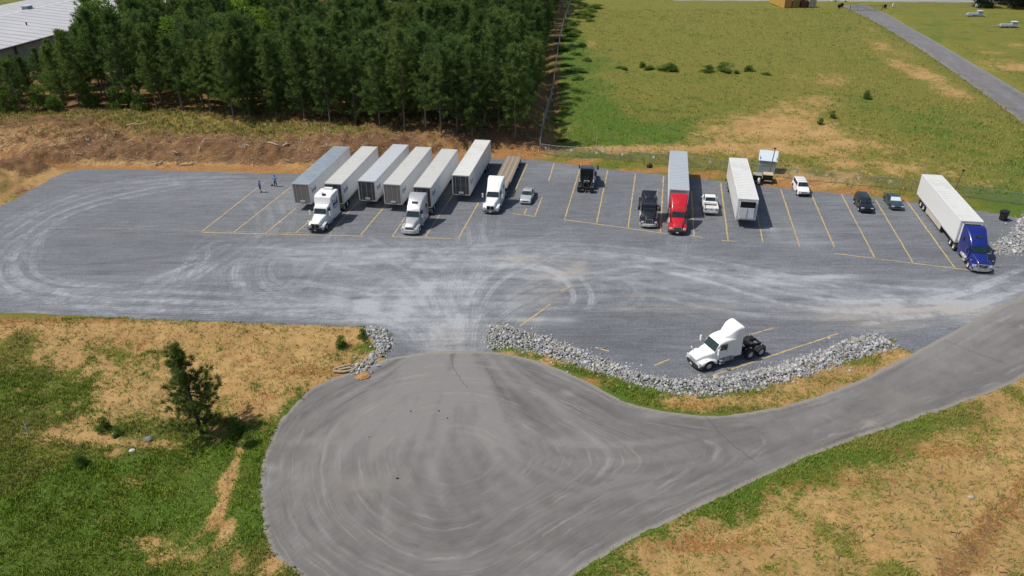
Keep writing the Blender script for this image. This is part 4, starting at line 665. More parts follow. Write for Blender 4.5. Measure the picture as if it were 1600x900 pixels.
for i, (x, y, s, lab) in enumerate(shr): plant('shrub', SHRUBS[i % 4], lab, 'shrub', (x, y, hz(x, y) - .1), s, i * 1.3, 'shrubs below the woods', parts=('stem', 'foliage'))
k = 0
for i in range(26):                                                          # the overgrown strip along the wood's fence
    t = i / 25; y = 127 + t * 150; x = fence_x(y) + r2.uniform(.8, 5.5 + 5 * t); s = r2.uniform(.4, 1.0) + .6 * t
    plant('shrub', SHRUBS[i % 4], 'low leafy bush in the overgrown strip along the woods fence', 'shrub', (x, y, hz(x, y) - .15), s, i * 1.1, 'bushes along the woods fence', flat=.42, parts=('stem', 'foliage'))
for i in range(13):
    x = 26 + i * 2.2 + r2.uniform(-1.2, 1.2) + (5 if i > 6 else 0); y = 178 - i * .5 + r2.uniform(-1.6, 1.6); s = r2.uniform(.35, .8)
    plant('shrub', SHRUBS[(i + 1) % 4], 'low dark weed clump in the ragged row across the field', 'weed', (x, y, hz(x, y) - .1), s, i * 2.3, 'row of weeds across the field', flat=.5 + .3 * (i % 3), parts=('stem', 'foliage'))
for i, (x, y, s, lab) in enumerate([(72.5, 150, .75, 'dark green bush standing alone in the right field'), (60.5, 137, .6, 'dark bush at the edge of the bare patch in the field'), (57, 133.5, .5, 'smaller bush beside the bare patch in the field')]):
    plant('shrub', SHRUBS[i], lab, 'shrub', (x, y, hz(x, y) - .1), s, i * 2., parts=('stem', 'foliage'))
for i, (x, y, s, lab) in enumerate([(-24.1, 50.0, .75, 'dark leafy bush in the ditch right of the lone pine'), (-22.4, 48.3, .55, 'low bush in the ditch beside the asphalt edge'), (-36.5, 51.4, .55, 'bush on the slope left of the lone pine'), (-34.8, 50.6, .4, 'small bush near the washed-out gully on the left slope'), (-36.2, 46.9, .5, 'low bush below the gully on the left slope'), (-17.6, 63.4, .5, 'green bush on the sandy slope beside the hooked stone bank'), (-15.6, 64.6, .42, 'weedy bush growing into the hooked stone bank')]):
    plant('shrub', SHRUBS[(i + 2) % 4], lab, 'shrub', (x, y, hz(x, y) - .12), s, i * 1.7, parts=('stem', 'foliage'))
far = [(158, 262, 1.0), (166, 260, 1.05), (174, 262, 1.1), (183, 258, 1.0), (170, 268, 1.2), (180, 268, 1.1), (191, 262, 1.1)]
for i, (x, y, s) in enumerate(far): plant('leafy_tree', DARKS[i % 2], 'dark evergreen tree in the clump at the far right corner', 'tree', (x, y, .8), s, i * 1.9, 'trees in the far right corner')
LONE = pine_meshes('lone_pine', 12, 9.4, .15, 3.1, LONE_LEAF, paint('lone_bark', (.085, .065, .05), .9, 0, .5, (.04, .03, .025), 6, bump=.6), blade=(.38, .05), per=42, whorl_gap=.46, trunk_r=.18, shape=.9, sparse=.06, step=.34)
plant('pine_tree', LONE, 'lone young pine standing on the grassy slope left of the asphalt circle', 'tree', (PINE[0][0] + .55, PINE[0][1] + 1.3, hz(PINE[0][0] + .55, PINE[0][1] + 1.3) - .1), 1.0, 1.2, tilt=(R(1), R(-2.5)))

# ---------------------------------------------------------------- grass: uncountable, one object per stretch
def blade_material():
    t = NT('grass_blades'); at = t.n('ShaderNodeAttribute', attribute_name='tint'); sep = t.n('ShaderNodeSeparateColor'); t.l(at.outputs['Color'], sep.inputs[0])
    b = t.mix(sep.outputs[1], t.mix(sep.outputs[0], (.25, .20, .045), (.44, .36, .15)), t.mix(sep.outputs[0], (.105, .180, .009), (.245, .36, .034)))
    t.b.inputs['Specular IOR Level'].default_value = .2; return t.out(b, .8)
GRASSM = blade_material()
from bisect import bisect
def near_mask(px, py):
    j = np.clip(np.searchsorted(xs, px) - 1, 0, len(xs) - 2); i = np.clip(np.searchsorted(ys, py) - 1, 0, len(ys) - 2); M = mask.reshape(ny_, nx_, 4); D = du.reshape(ny_, nx_)
    return M[i, j], D[i, j], gz.reshape(ny_, nx_)[i, j]
def grass(name, label, n, box, hgt, wid, per, seed, dens=lambda x, y: np.ones_like(x), flat=0.0, on_soil=False):
    r = np.random.default_rng(seed); x = r.uniform(box[0], box[1], n * 4); y = r.uniform(box[2], box[3], n * 4); M, D, Z = near_mask(x, y)
    p = (M[:, 0] if on_soil else np.clip(1.25 - 1.4 * M[:, 0], .17, 1)) * dens(x, y) * (D > .12) * (np.minimum(signed(x, y, RIPM), signed(x, y, RIPL)) > .2) * (fbm(x, y, .5, seed, 3) * 1.5 if not on_soil else 1)
    k = np.nonzero(r.random(len(x)) < p)[0][:n]; x, y, z, M = x[k], y[k], Z[k], M[k]
    cen = np.stack([x, y, z], 1); m = len(k); C = np.repeat(cen, per, 0); a = r.uniform(0, 6.28, m * per); lean = r.uniform(.15, .9, m * per) + flat; h = hgt * r.uniform(.5, 1.5, m * per) * np.repeat(r.uniform(.6, 1.4, m), per)
    C[:, 0] += r.normal(0, hgt * .45, m * per); C[:, 1] += r.normal(0, hgt * .45, m * per)
    tip = C + np.stack([np.cos(a) * lean * h, np.sin(a) * lean * h, h * (1 / (1 + flat * 3))], 1); s = np.stack([-np.sin(a), np.cos(a), 0 * a], 1) * wid * r.uniform(.6, 1.4, (m * per, 1))
    lo = C - [0, 0, .03]; V = np.stack([lo - s, lo + s, tip], 1).reshape(-1, 3)
    gr = np.clip(np.repeat(M[:, 3] - .25 * M[:, 0] + .35 * (fbm(x, y, .25, 97, 3) - .5) * 2, per) * 1.1 - .0 + r.normal(0, .25, m * per), 0, 1) if not on_soil else np.zeros(m * per)
    col = np.zeros((m * per, 4)); col[:, 0] = r.random(m * per); col[:, 1] = gr; col[:, 3] = 1
    o = link(name, np_mesh(name, V, np.arange(len(V)).reshape(-1, 3), GRASSM, {'tint': ('FLOAT_COLOR', np.repeat(col, 3, 0))})); tag(o, label, 'grass', None, 'stuff')
grass('grass', 'rough green grass on the slope left of the asphalt circle', 52000, (-58, -12, 30, 69), .20, .026, 5, 91)
grass('grass', 'weedy grass strip along the lower edge of the asphalt road', 34000, (2, 60, 27, 66), .18, .024, 5, 92)
grass('grass', 'thin grass strip between the stone bank and the asphalt', 4000, (-3, 42, 50, 66), .22, .025, 5, 93)
grass('grass', 'yellow-green grass covering the fenced field behind the lot', 30000, (7, 120, 100, 262), .24, .05, 4, 94, lambda x, y: np.clip((190 - y) / 70, .35, 1))
grass('grass', 'patchy grass on the bank between the lot and the woods', 9000, (-104, 8, 114, 142), .40, .05, 5, 95, lambda x, y: sstep(118, 128, y))
grass('straw', 'pale dead straw and twigs lying on the bare sandy ground', 16000, (-58, 62, 28, 69), .22, .016, 2, 96, flat=2.0, on_soil=True)
bpy.data.objects['straw']['category'] = 'straw'
# ================================================================ VEHICLES  (local x points forward, z up, origin on the ground under the front bumper)
def sec(x, wb, wt, zb, zt, r=.12, n=4):
    """one rounded cross-section of a body"""
    P = [(x, wb, zb), (x, wb + (wt - wb) * .5, zb + (zt - r - zb) * .5)]
    for k in range(n + 1):
        a = k / n * math.pi / 2; P.append((x, wt - r + r * math.cos(a), zt - r + r * math.sin(a)))
    return P + [(p[0], -p[1], p[2]) for p in reversed(P)]
def tyre_mesh(name, r, w, dual=False, n=22):
    m = MB(); h = w / 2
    if dual:
        g = .04; prof = []
        for c in (-(w + g) / 2, (w + g) / 2):
            prof += [(r * .6, c - h), (r * .9, c - h), (r * .985, c - h * .8), (r, c - h * .4), (r, c + h * .4), (r * .985, c + h * .8), (r * .9, c + h), (r * .6, c + h)]
    else: prof = [(r * .58, -h), (r * .9, -h), (r * .985, -h * .8), (r, -h * .4), (r, h * .4), (r * .985, h * .8), (r * .9, h), (r * .58, h)]
    m.lathe(prof, (0, 0, 0), 'y', n, False); return m.mesh(name, rubber, 40)
def rim_mesh(name, r, y, mat, n=16):
    """dish with hub, its open side towards +y"""
    m = MB(); m.lathe([(r * .62, y - .16), (r * .61, y - .02), (r * .57, y), (r * .52, y - .05), (r * .34, y - .07), (r * .30, y - .01), (r * .2, y + .02), (.01, y + .03)], (0, 0, 0), 'y', n); return m.mesh(name, mat, 35)
TY_S = tyre_mesh('tyre_steer', .51, .29); TY_D = tyre_mesh('tyre_dual', .51, .27, True); TY_C = tyre_mesh('tyre_car', .33, .21); TY_U = tyre_mesh('tyre_suv', .38, .25)
RIM = {('s', 'alu'): rim_mesh('rim_steer', .51, .12, alu), ('d', 'alu'): rim_mesh('rim_dual', .51, .26, alu), ('d', 'white'): rim_mesh('rim_dual_white', .51, .26, paint('rim_white', (.62, .62, .6), .5)), ('d', 'dark'): rim_mesh('rim_dual_dark', .51, .26, paint('rim_dark', (.12, .12, .12), .5)), ('c', 'alu'): rim_mesh('rim_car', .33, .09, alu), ('u', 'alu'): rim_mesh('rim_suv', .38, .11, alu)}
def wheel(parent, x, y, kind='s', rim='alu'):
    ty, r = {'s': (TY_S, .51), 'd': (TY_D, .51), 'c': (TY_C, .33), 'u': (TY_U, .38)}[kind]
    o = link('wheel', ty, parent); o.location = (x, y, r); q = link('rim', RIM[(kind, rim)], o)
    if y < 0: q.rotation_euler = (0, 0, math.pi)
    return o
def slab(name, mat, parent, quad_, t=.02):
    """a thin plate on four outward-wound corners"""
    P = [Vector(p) for p in quad_]; n = (P[1] - P[0]).cross(P[2] - P[0]).normalized() * t
    m = MB(); m.add([p - n for p in P] + [p + n for p in P], [(3, 2, 1, 0), (4, 5, 6, 7), (0, 1, 5, 4), (1, 2, 6, 5), (2, 3, 7, 6), (3, 0, 4, 7)]); return m.build(name, mat, parent)

def tractor(label, loc, rz, body=white, hl=2.05, sections=None, fairing=None, nose=(.62, 1.32), cowl=1.80, grille='bars', bumper=None, bumper_z=(.30, .72), axles=(-6.3, -7.6), frame_end=-8.2, tank=alu, stacks=False, visor=False, roof_win=None, sleeper_win=True, guard=None, rim='alu', mirror=None, group='highway tractors on the lot', glassm=win_green, fenders_rear=False, hoodw=.98, skirts=True, roof_gear=None, door_decal=None, wide_fender=True):
    o = thing('semi_tractor', label, 'truck', loc, rz, group); bumper = bumper or chrome; mirror = mirror or body; wb = axles
    nw, nz = nose; ax = -1.28
    # hood
    m = MB(); m.loft([sec(-.22, nw * .96, nw * .86, .62, nz - .10, .14), sec(-.30, nw, nw * .9, .6, nz, .16), sec(-.9, nw * 1.1, nw * 1.0, .6, nz + (cowl - nz) * .42, .18), sec(-hl * .8, hoodw * .93, hoodw * .86, .7, nz + (cowl - nz) * .85, .18), sec(-hl - .03, hoodw, hoodw * .9, .8, cowl, .16)])
    hood = m.build('hood', body, o, 50)
    # fenders: an arched shell over each front wheel
    for s in (1, -1):
        m = MB(); rings = []
        for k in range(15):
            x = -.20 - k * .14; dx = x - ax; zb = math.sqrt(max(.0, .64 ** 2 - dx * dx)) + .50 if abs(dx) < .64 else (.52 if x > ax else .62)
            top = 1.16 - .30 * (max(0, (x - ax) / 1.08)) ** 2 - .22 * max(0, (ax - x) / .9) ** 2; top = max(top, zb + .06); yo = 1.20 - .16 * max(0, (x - ax) / 1.08) ** 3
            rings.append([(x, s * .55, zb), (x, s * .55, top - .02), (x, s * (yo - .22), top), (x, s * (yo - .06), top - .06), (x, s * yo, top - .18 if top - .18 > zb else zb + .01), (x, s * yo, zb)])
        m.loft(rings); m.build('fender', body, o, 50)
        # headlight set into the fender's nose
        m = MB(); m.box((-.245, s * .86, .93), (.12, .40, .22), top=(.7, .9)); hlamp = m.build('headlight', lamp_glass, o, bevel=.03)
        m = MB(); m.box((-.23, s * 1.0, .80), (.06, .1, .07)); m.build('turn_signal', amber_lamp, hlamp)
    # grille
    g0, g1 = .66, nz - .16
    m = MB(); m.bx(-.245, -.17, -nw * .80, nw * .80, g0, g1); gr = m.build('grille', grille_black, o, bevel=.02)
    m = MB()
    for (a, b, c, d) in ((-nw * .84, nw * .84, g1, g1 + .05), (-nw * .84, nw * .84, g0 - .05, g0), (-nw * .86, -nw * .80, g0 - .03, g1 + .03), (nw * .80, nw * .86, g0 - .03, g1 + .03)): m.bx(-.25, -.155, a, b, c, d)
    m.build('grille_surround', chrome if grille != 'white' else body, gr)
    if grille == 'bars':
        for k in range(2): zz = g0 + (g1 - g0) * (k + 1) / 3; m = MB(); m.bx(-.2, -.155, -nw * .79, nw * .79, zz - .018, zz + .018); m.build('grille_bar', chrome, gr)
    elif grille == 'split': m = MB(); m.bx(-.2, -.15, -.03, .03, g0, g1); m.build('grille_bar', chrome, gr)
    elif grille == 'diag': m = MB(); m.add([(-.15, -nw * .78, g0 + .02), (-.15, -nw * .70, g0 + .02), (-.15, nw * .78, g1 - .02), (-.15, nw * .70, g1 - .02), (-.2, -nw * .78, g0 + .02), (-.2, -nw * .70, g0 + .02), (-.2, nw * .78, g1 - .02), (-.2, nw * .70, g1 - .02)], [(0, 1, 2, 3), (7, 6, 5, 4), (0, 4, 5, 1), (1, 5, 6, 2), (2, 6, 7, 3), (3, 7, 4, 0)]); m.build('grille_bar', alu, gr)
    elif grille == 'white':
        for k in range(5): zz = g0 + (g1 - g0) * (k + .5) / 5; m = MB(); m.bx(-.2, -.16, -nw * .79, nw * .79, zz - .03, zz + .03); m.build('grille_bar', paint('grille_grey', (.42, .43, .45), .4), gr)
    elif grille == 'mesh':
        for k in range(7): yy = -nw * .72 + k * nw * .24; m = MB(); m.bx(-.2, -.155, yy - .012, yy + .012, g0, g1); m.build('grille_bar', chrome, gr)
    # bumper
    m = MB(); rings = []
    for k in range(13):
        t = -1 + k / 6; xx = -.02 - .42 * abs(t) ** 3.2; rings.append([(xx - .16, t * 1.22, bumper_z[0]), (xx, t * 1.22, bumper_z[0] + .05), (xx + .02, t * 1.22, (bumper_z[0] + bumper_z[1]) / 2), (xx - .01, t * 1.22, bumper_z[1] - .04), (xx - .16, t * 1.22, bumper_z[1])])
    m.loft(rings); bp = m.build('bumper', bumper, o, 45)
    slab('licence_plate', lamp_glass, bp, [(.02, .16, .42), (.02, -.16, .42), (.02, -.16, .57), (.02, .16, .57)], .01)
    if guard:
        for yy in (-.55, .55): m = MB(); m.tube([(.06, yy, .5), (.12, yy, .9), (.02, yy, 1.25)], .035, 6); m.build('guard_upright', guard, o)
        for zz, xx in ((.55, .1), (.85, .14), (1.2, .05)): m = MB(); m.tube([(xx - .25, -1.05, zz - .05), (xx, -.7, zz), (xx, .7, zz), (xx - .25, 1.05, zz - .05)], .035, 6); m.build('guard_bar', guard, o)
    # cab and sleeper
    S = sections; m = MB(); m.loft([sec(-hl - dx, wb_, wt, .82, zt, r) for (dx, wb_, wt, zt, r) in S]); cab = m.build('cab', body, o, 45)
    dxw, ztw = S[1][0], S[1][3]; z0, z1 = cowl + .06, ztw - .12; run = lambda z: -hl - dxw * (z - cowl) / (ztw - cowl) + .022
    wsh = slab('windscreen', glassm, o, [(run(z0), .86, z0), (run(z0), -.86, z0), (run(z1), -.80, z1), (run(z1), .80, z1)][::-1] if False else [(run(z0), -.86, z0), (run(z0), .86, z0), (run(z1), .80, z1), (run(z1), -.80, z1)], .02)
    slab('windscreen_divider', grille_black, wsh, [(run(z0) + .02, -.02, z0), (run(z0) + .02, .02, z0), (run(z1) + .02, .02, z1), (run(z1) + .02, -.02, z1)], .012)
    for s in (-.4, .4): m = MB(); m.tube([(run(z0) + .03, s, z0), (run(z0 + .3) + .03, s + .3, z0 + .25)], .012, 4); m.build('wiper', grille_black, wsh)
    if visor: m = MB(); m.box((-hl - dxw + .16, 0, ztw - .06), (.32, 1.8, .05), ry=.35); m.build('sun_visor', body if visor is True else visor, o, bevel=.015)
    back = S[-1][0]; yd = 1.0
    for s in (1, -1):
        w0 = S[0][1] + .004; w1 = S[1][1] + .01
        m = MB(); m.box((-hl - dxw * .5 - .58, s * (max(w0, w1) - .005), 1.50), (1.08, .05, 1.28)); dr = m.build('door', body, o, bevel=.02)
        slab('door_window', win, dr, [(-hl - dxw * .62 - .12, s * (yd + .045), 1.92), (-hl - dxw * .5 - 1.02, s * (yd + .045), 1.86), (-hl - dxw * .5 - 1.02, s * (yd + .035), ztw - .16), (-hl - dxw - .06, s * (yd + .035), ztw - .16)][::s], .03)
        m = MB(); m.box((-hl - dxw * .5 - 1.0, s * (yd + .06), 1.62), (.16, .03, .04)); m.build('door_handle', chrome, dr)
        if sleeper_win:
            xs_ = -hl - back + .85
            slab('sleeper_window', win, o, [(xs_ + .2, s * (S[-1][1] + .012), 2.25), (xs_ - .22, s * (S[-1][1] + .012), 2.25), (xs_ - .22, s * (S[-1][1] + .006), 2.75), (xs_ + .2, s * (S[-1][1] + .006), 2.75)][::s], .02)
        # mirrors
        mr = MB(); mr.box((-hl + .02, s * 1.42, 2.08), (.10, .22, .62)); mo = mr.build('mirror', mirror, o, bevel=.03); mm = MB(); mm.tube([(-hl - .2, s * 1.0, 2.3), (-hl + .02, s * 1.34, 2.34)], .02, 5); mm.tube([(-hl - .2, s * 1.0, 1.82), (-hl + .02, s * 1.34, 1.85)], .02, 5); mm.build('mirror_arm', black_metal, mo)
        hm = MB(); hm.tube([(-.95, s * 1.0, 1.05), (-.8, s * 1.18, 1.38)], .014, 4); hm.box((-.8, s * 1.2, 1.42), (.06, .18, .14)); hm.build('hood_mirror', chrome if bumper is chrome else mirror, o)
        # tank, steps, skirt
        tk = MB(); x1, x0 = -hl - .55, -hl - 2.15; tk.lathe([(.02, 0), (.28, .01), (.32, .05), (.32, x1 - x0 - .05), (.28, x1 - x0 - .01), (.02, x1 - x0)], (x0, s * .88, .72), 'x', 18); tko = tk.build('fuel_tank', tank, o, 40)
        for q in (.25, .75): st = MB(); xx = x0 + (x1 - x0) * q; st.lathe([(.335, -.03), (.335, .03)], (xx, s * .88, .72), 'x', 18); st.build('tank_strap', black_metal, tko)
        for zz in (.45, .78): st = MB(); st.bx(x1 - .55, x1 + .05, s * 1.02, s * 1.24, zz, zz + .035); st.build('step', alu, o)
        if skirts: st = MB(); st.bx(-hl - back + .02, x0 - .05, s * (S[-1][1] - .10), s * (S[-1][1] - .05), .42, 1.0); st.build('side_skirt', body, o)
        if stacks:
            st = MB(); xx = -hl - back - .16; st.tube([(xx, s * 1.02, .9), (xx, s * 1.02, stacks - .25), (xx - .12, s * 1.05, stacks)], .07, 10); st.build('exhaust_stack', chrome if stacks < 9 else black_metal, o, 50)
    slab('cab_back', grille_black if body is black_paint else body, o, [(-hl - back - .01, S[-1][1] - .12, 1.0), (-hl - back - .01, -S[-1][1] + .12, 1.0), (-hl - back - .01, -S[-1][2] + .15, S[-1][3] - .2), (-hl - back - .01, S[-1][2] - .15, S[-1][3] - .2)][::-1], .012)
    if fairing: m = MB(); m.loft([sec(-hl - dx, w0, w1, zb, zt, r) for (dx, w0, w1, zb, zt, r) in fairing]); m.build('roof_fairing', body, o, 50)
    if roof_win:
        (dxa, za, dxb, zb, hw) = roof_win; slab('roof_window', win, o, [(-hl - dxa, -hw, za), (-hl - dxa, hw, za), (-hl - dxb, hw, zb), (-hl - dxb, -hw, zb)], .018)
    for k in range(5): m = MB(); m.box((-hl - dxw - .12, (k - 2) * .34, S[1][3] + .02), (.09, .09, .045)); m.build('marker_lamp', amber_lamp, o)
    # chassis
    for s in (1, -1): m = MB(); m.bx(frame_end, -.9, s * .36, s * .45, .80, 1.08); m.build('frame_rail', black_metal, o)
    for xx in (frame_end + .05, wb[1] + .55, wb[0] - .62, wb[0] + .75, -hl - back - .35): m = MB(); m.bx(xx - .05, xx + .05, -.355, .355, .84, 1.02); m.build('cross_member', black_metal, o)
    fw = (wb[0] + wb[1]) / 2 + .15
    m = MB(); n = 20; poly = [(fw + .46 * math.cos(a), .47 * math.sin(a)) for a in [R(-60) + R(240) * k / n - R(60) for k in range(n + 1)]]
    poly = [(fw + .5 * math.cos(R(a)), .48 * math.sin(R(a))) for a in range(-150, 151, 15)] + [(fw - .25, .08), (fw - .0, .05), (fw - .0, -.05), (fw - .25, -.08)]
    m.prism(poly, 1.16, 1.24); m.build('fifth_wheel', paint('greasy_steel', (.055, .053, .05), .35, .5, .4), o)
    m = MB(); m.bx(fw - .12, fw + .12, -.5, .5, 1.09, 1.155); m.build('fifth_wheel_mount', black_metal, o)
    m = MB(); m.bx(-hl - back - .75, -hl - back - .14, -.42, .42, 1.09, 1.13); m.build('deck_plate', alu if bumper is chrome else black_metal, o)
    for k in range(2): m = MB(); m.lathe([(.01, 0), (.12, .01), (.12, .6), (.01, .61)], (wb[0] + .35 - k * 1.35, .58 * (1 if k else -1) - .0, .62), 'x', 12); m.build('air_tank', black_metal, o, 40)
    m = MB(); m.tube([(-hl - back - .05, .2, 1.9), (-hl - back - .5, .25, 1.35), (fw + .5, .1, 1.3)], .03, 5); m.tube([(-hl - back - .05, -.2, 1.9), (-hl - back - .45, -.2, 1.5), (fw + .6, 0, 1.3)], .03, 5); m.build('air_hose', paint('hose_dark', (.03, .035, .06), .5), o)
    for xx in (ax, *wb): m = MB(); m.tube([(xx, -.95, .51), (xx, .95, .51)], .09, 8); m.lathe([(.02, -.25), (.24, -.12), (.24, .12), (.02, .25)], (xx, 0, .51), 'y', 12) if xx != ax else None; m.build('axle', black_metal, o)
    for s in (1, -1):
        wheel(o, ax, s * 1.04, 's', 'alu')
        for xx in wb: wheel(o, xx, s * .93, 'd', rim)
        m = MB(); m.bx(frame_end + .02, frame_end + .04, s * .62, s * 1.22, .22, .98); m.build('mudflap', rubber, o)
        m = MB(); m.bx(frame_end - .0, frame_end + .06, s * .60, s * 1.22, .985, 1.03); fl = m.build('flap_hanger', chrome, o)
        m = MB(); m.bx(frame_end - .03, frame_end, s * .2, s * .34, .9, 1.0); m.build('tail_lamp', red_lamp, o)
        if fenders_rear:
            m = MB(); rings = []
            for k in range(6):
                a = R(35 + k * 16); rings.append([(wb[0] + .62 * math.cos(a), s * .66, .51 + .62 * math.sin(a)), (wb[0] + .62 * math.cos(a), s * 1.22, .51 + .62 * math.sin(a)), (wb[0] + .66 * math.cos(a), s * 1.22, .51 + .66 * math.sin(a)), (wb[0] + .66 * math.cos(a), s * .66, .51 + .66 * math.sin(a))])
            m.loft(rings); m.build('quarter_fender', chrome, o, 50)
    if roof_gear:
        for nm, (c, d, mt) in roof_gear.items(): m = MB(); m.box(c, d, top=(.85, .85)); m.build(nm, mt, o, bevel=.03)
    return o

def script_mark(name, parent, x0, y, z0, w, h, s, seed, mat=logo_blue):
    """a joined-up blue script mark: raised strokes along the panel (reads towards the rear on the +y side)"""
    r = random.Random(seed); m = MB(); k = 6; up_ = [.95, .35, .75, .3, .6, .95]
    for i in range(k):
        xa = x0 - w * (i + .15) / k; xb = x0 - w * (i + .75) / k; hh = h * up_[i % 6]
        m.tube([(xa, y, z0 + .18 * h), (xa - .01, y, z0 + .18 * h + hh * .8)], h * .085, 5); m.tube([(xa, y, z0 + .18 * h + hh * .75), (xb, y, z0 + .22 * h)], h * .06, 5)
    m.tube([(x0, y, z0 + .02 * h), (x0 - w * .5, y, z0 - .06 * h), (x0 - w, y, z0 + .10 * h)], h * .05, 5)
    for i, v in enumerate(m.v): m.v[i] = (v[0], y + (v[1] - y) * .06 * s + .006 * s, v[2])
    return m.build(name, mat, parent)

def box_trailer(label, front, rz, roof=None, frontm=None, reefer=False, logo=None, side=None, legs=True, L=16.15, W=2.6, group='box trailers on the lot', H=4.1, skirt=False, bogie=-13.2, name='box_trailer'):
    """origin on the ground under the middle of the trailer's nose"""
    o = thing(name, label, 'trailer', (front[0], front[1], 0), rz, group); side = side or trailer_white; h = W / 2; F = 1.16
    for s in (1, -1):
        m = MB(); m.bx(-L + .06, -.06, s * (h - .04), s * h, F + .10, H - .10); sd = m.build('side_wall', side, o)
        m = MB(); m.bx(-L, 0, s * (h - .02), s * (h + .012), F - .06, F + .10); m.build('bottom_rail', alu, o)
        m = MB(); m.bx(-L, 0, s * (h - .06), s * (h + .012), H - .10, H); m.build('top_rail', alu if not reefer else trailer_white, o)
        for k in range(4): m = MB(); m.box((-.8 - k * 4.6, s * (h + .02), F + .02), (.12, .03, .05)); m.build('marker_lamp', amber_lamp, o)
        if logo: script_mark('logo_script', sd, -.55, s * h, 2.55, 1.5, .85, s, 3)
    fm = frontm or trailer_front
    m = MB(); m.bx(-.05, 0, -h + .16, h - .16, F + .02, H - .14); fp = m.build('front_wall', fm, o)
    if not reefer:
        for k in range(3): m = MB(); m.bx(0, .012, -h + .5 + k * .75, -h + .53 + k * .75, F + .05, H - .2); m.build('seam', alu, fp)
    for s in (1, -1): m = MB(); m.bx(-.16, .03, s * (h - .16), s * (h + .012), F - .06, H); m.build('corner_post', alu if not reefer else trailer_white, o, bevel=.03)
    m = MB(); m.bx(-.10, .03, -h + .16, h - .16, H - .14, H); m.build('front_header', alu if not reefer else trailer_white, o)
    m = MB(); m.bx(-.12, .03, -h + .16, h - .16, F - .06, F + .02); m.build('front_sill', alu, o)
    m = MB(); m.bx(.0, .09, -.35, .35, F + .18, F + .42); m.build('air_coupling_box', alu, o)
    roof = roof or paint('roof_white', (.66, .66, .64), .5, 0, .45, (.36, .34, .3), .45)
    m = MB(); m.bx(-L + .02, -.10, -h + .06, h - .06, H - .06, H - .012); rf = m.build('roof', roof, o)
    m = MB(); n = 26
    for k in range(n): x = -.45 - k * (L - .8) / (n - 1); m.bx(x - .05, x + .05, -h + .09, h - .09, H - .014, H + (.012 if roof.name != 'roof_ribbed' else .03))
    q = m.build('roof_bows', roof, rf); q['kind'] = 'stuff'
    for s in (1, -1): m = MB(); m.bx(-L - .0, -L + .05, s * .02, s * (h - .08), F + .02, H - .12); d = m.build('rear_door', side, o); m = MB(); m.tube([(-L - .03, s * .3, F), (-L - .03, s * .3, H - .2)], .02, 5); m.build('lock_rod', alu, d)
    m = MB(); m.bx(-L - .02, -L + .06, -h, h, H - .12, H); m.bx(-L - .02, -L + .06, -h, h, F - .1, F + .02); m.build('rear_frame', alu, o)
    m = MB(); m.bx(-L + .1, -.12, -h + .05, h - .05, F - .05, F - .0); m.build('floor', black_metal, o)
    for s in (1, -1): m = MB(); m.bx(bogie - 1.6, bogie + 2.4, s * .45, s * .55, .75, F - .06); m.build('slider_rail', black_metal, o)
    m = MB(); m.bx(-1.6, -.3, -.6, .6, F - .14, F - .055); m.build('coupler_plate', black_metal, o)
    for x in (bogie + .65, bogie - .65):
        m = MB(); m.tube([(x, -.95, .51), (x, .95, .51)], .075, 8); m.build('axle', black_metal, o)
        for s in (1, -1): wheel(o, x, s * .96, 'd', 'white' if not reefer else 'alu')
    for s in (1, -1):
        m = MB(); z0 = .02 if legs else .45; m.bx(-2.82, -2.68, s * .85 - .07, s * .85 + .07, z0 + .05, F - .055); m.bx(-2.9, -2.6, s * .85 - .14, s * .85 + .14, z0, z0 + .05); m.build('landing_leg', black_metal, o)
        m = MB(); m.bx(bogie - 1.35, bogie - 1.33, s * .7, s * 1.25, .2, F - .06); m.build('mudflap', rubber, o)
        m = MB(); m.bx(-L - .01, -L + .05, s * .55, s * .63, .5, F - .06); m.build('guard_upright', alu, o)
        m = MB(); m.bx(-L - .03, -L, s * .9, s * 1.1, F - .07, F + .0); m.build('tail_lamp', red_lamp, o)
        if skirt: m = MB(); m.bx(-11.3, -5.2, s * (h - .05), s * (h - .01), .42, F - .062); m.build('side_skirt', paint('skirt_tan', (.55, .5, .42), .5), o)
    m = MB(); m.bx(-L - .01, -L + .05, -1.15, 1.15, .45, .55); m.build('rear_guard', alu, o)
    if reefer:
        u = paint('reefer_unit_white', (.70, .71, .71), .4, 0, .3); m = MB(); m.box((.26, 0, 2.25), (.50, 1.9, 1.5), top=(.9, .95)); ru = m.build('cooling_unit', u, o, bevel=.05)
        m = MB(); m.box((.24, 0, 3.42), (.46, 1.95, .82), top=(.75, .96)); m.build('condenser_grille', grille_black, ru, bevel=.05)
        for k in range(5): m = MB(); m.bx(.44, .49, -.85, .85, 3.10 + k * .15, 3.13 + k * .15); m.build('louvre', black_metal, ru)
        m = MB(); m.bx(.505, .52, -.02, .02, 1.55, 2.95); m.build('door_gap', grille_black, ru)
        for s in (1, -1): m = MB(); m.bx(.06, .44, s * .98, s * 1.02, 1.5, 3.8); m.build('side_panel', u, ru)
        m = MB(); m.bx(.05, .5, -.9, .9, 3.84, 3.90); m.build('top_fan_guard', paint('fan_grey', (.2, .2, .2), .5), ru)
        m = MB(); m.lathe([(.01, 0), (.24, .02), (.24, .9), (.01, .92)], (-4.6, 0.85, .80), 'x', 14); m.build('fuel_tank', alu, o, 40)
    return o

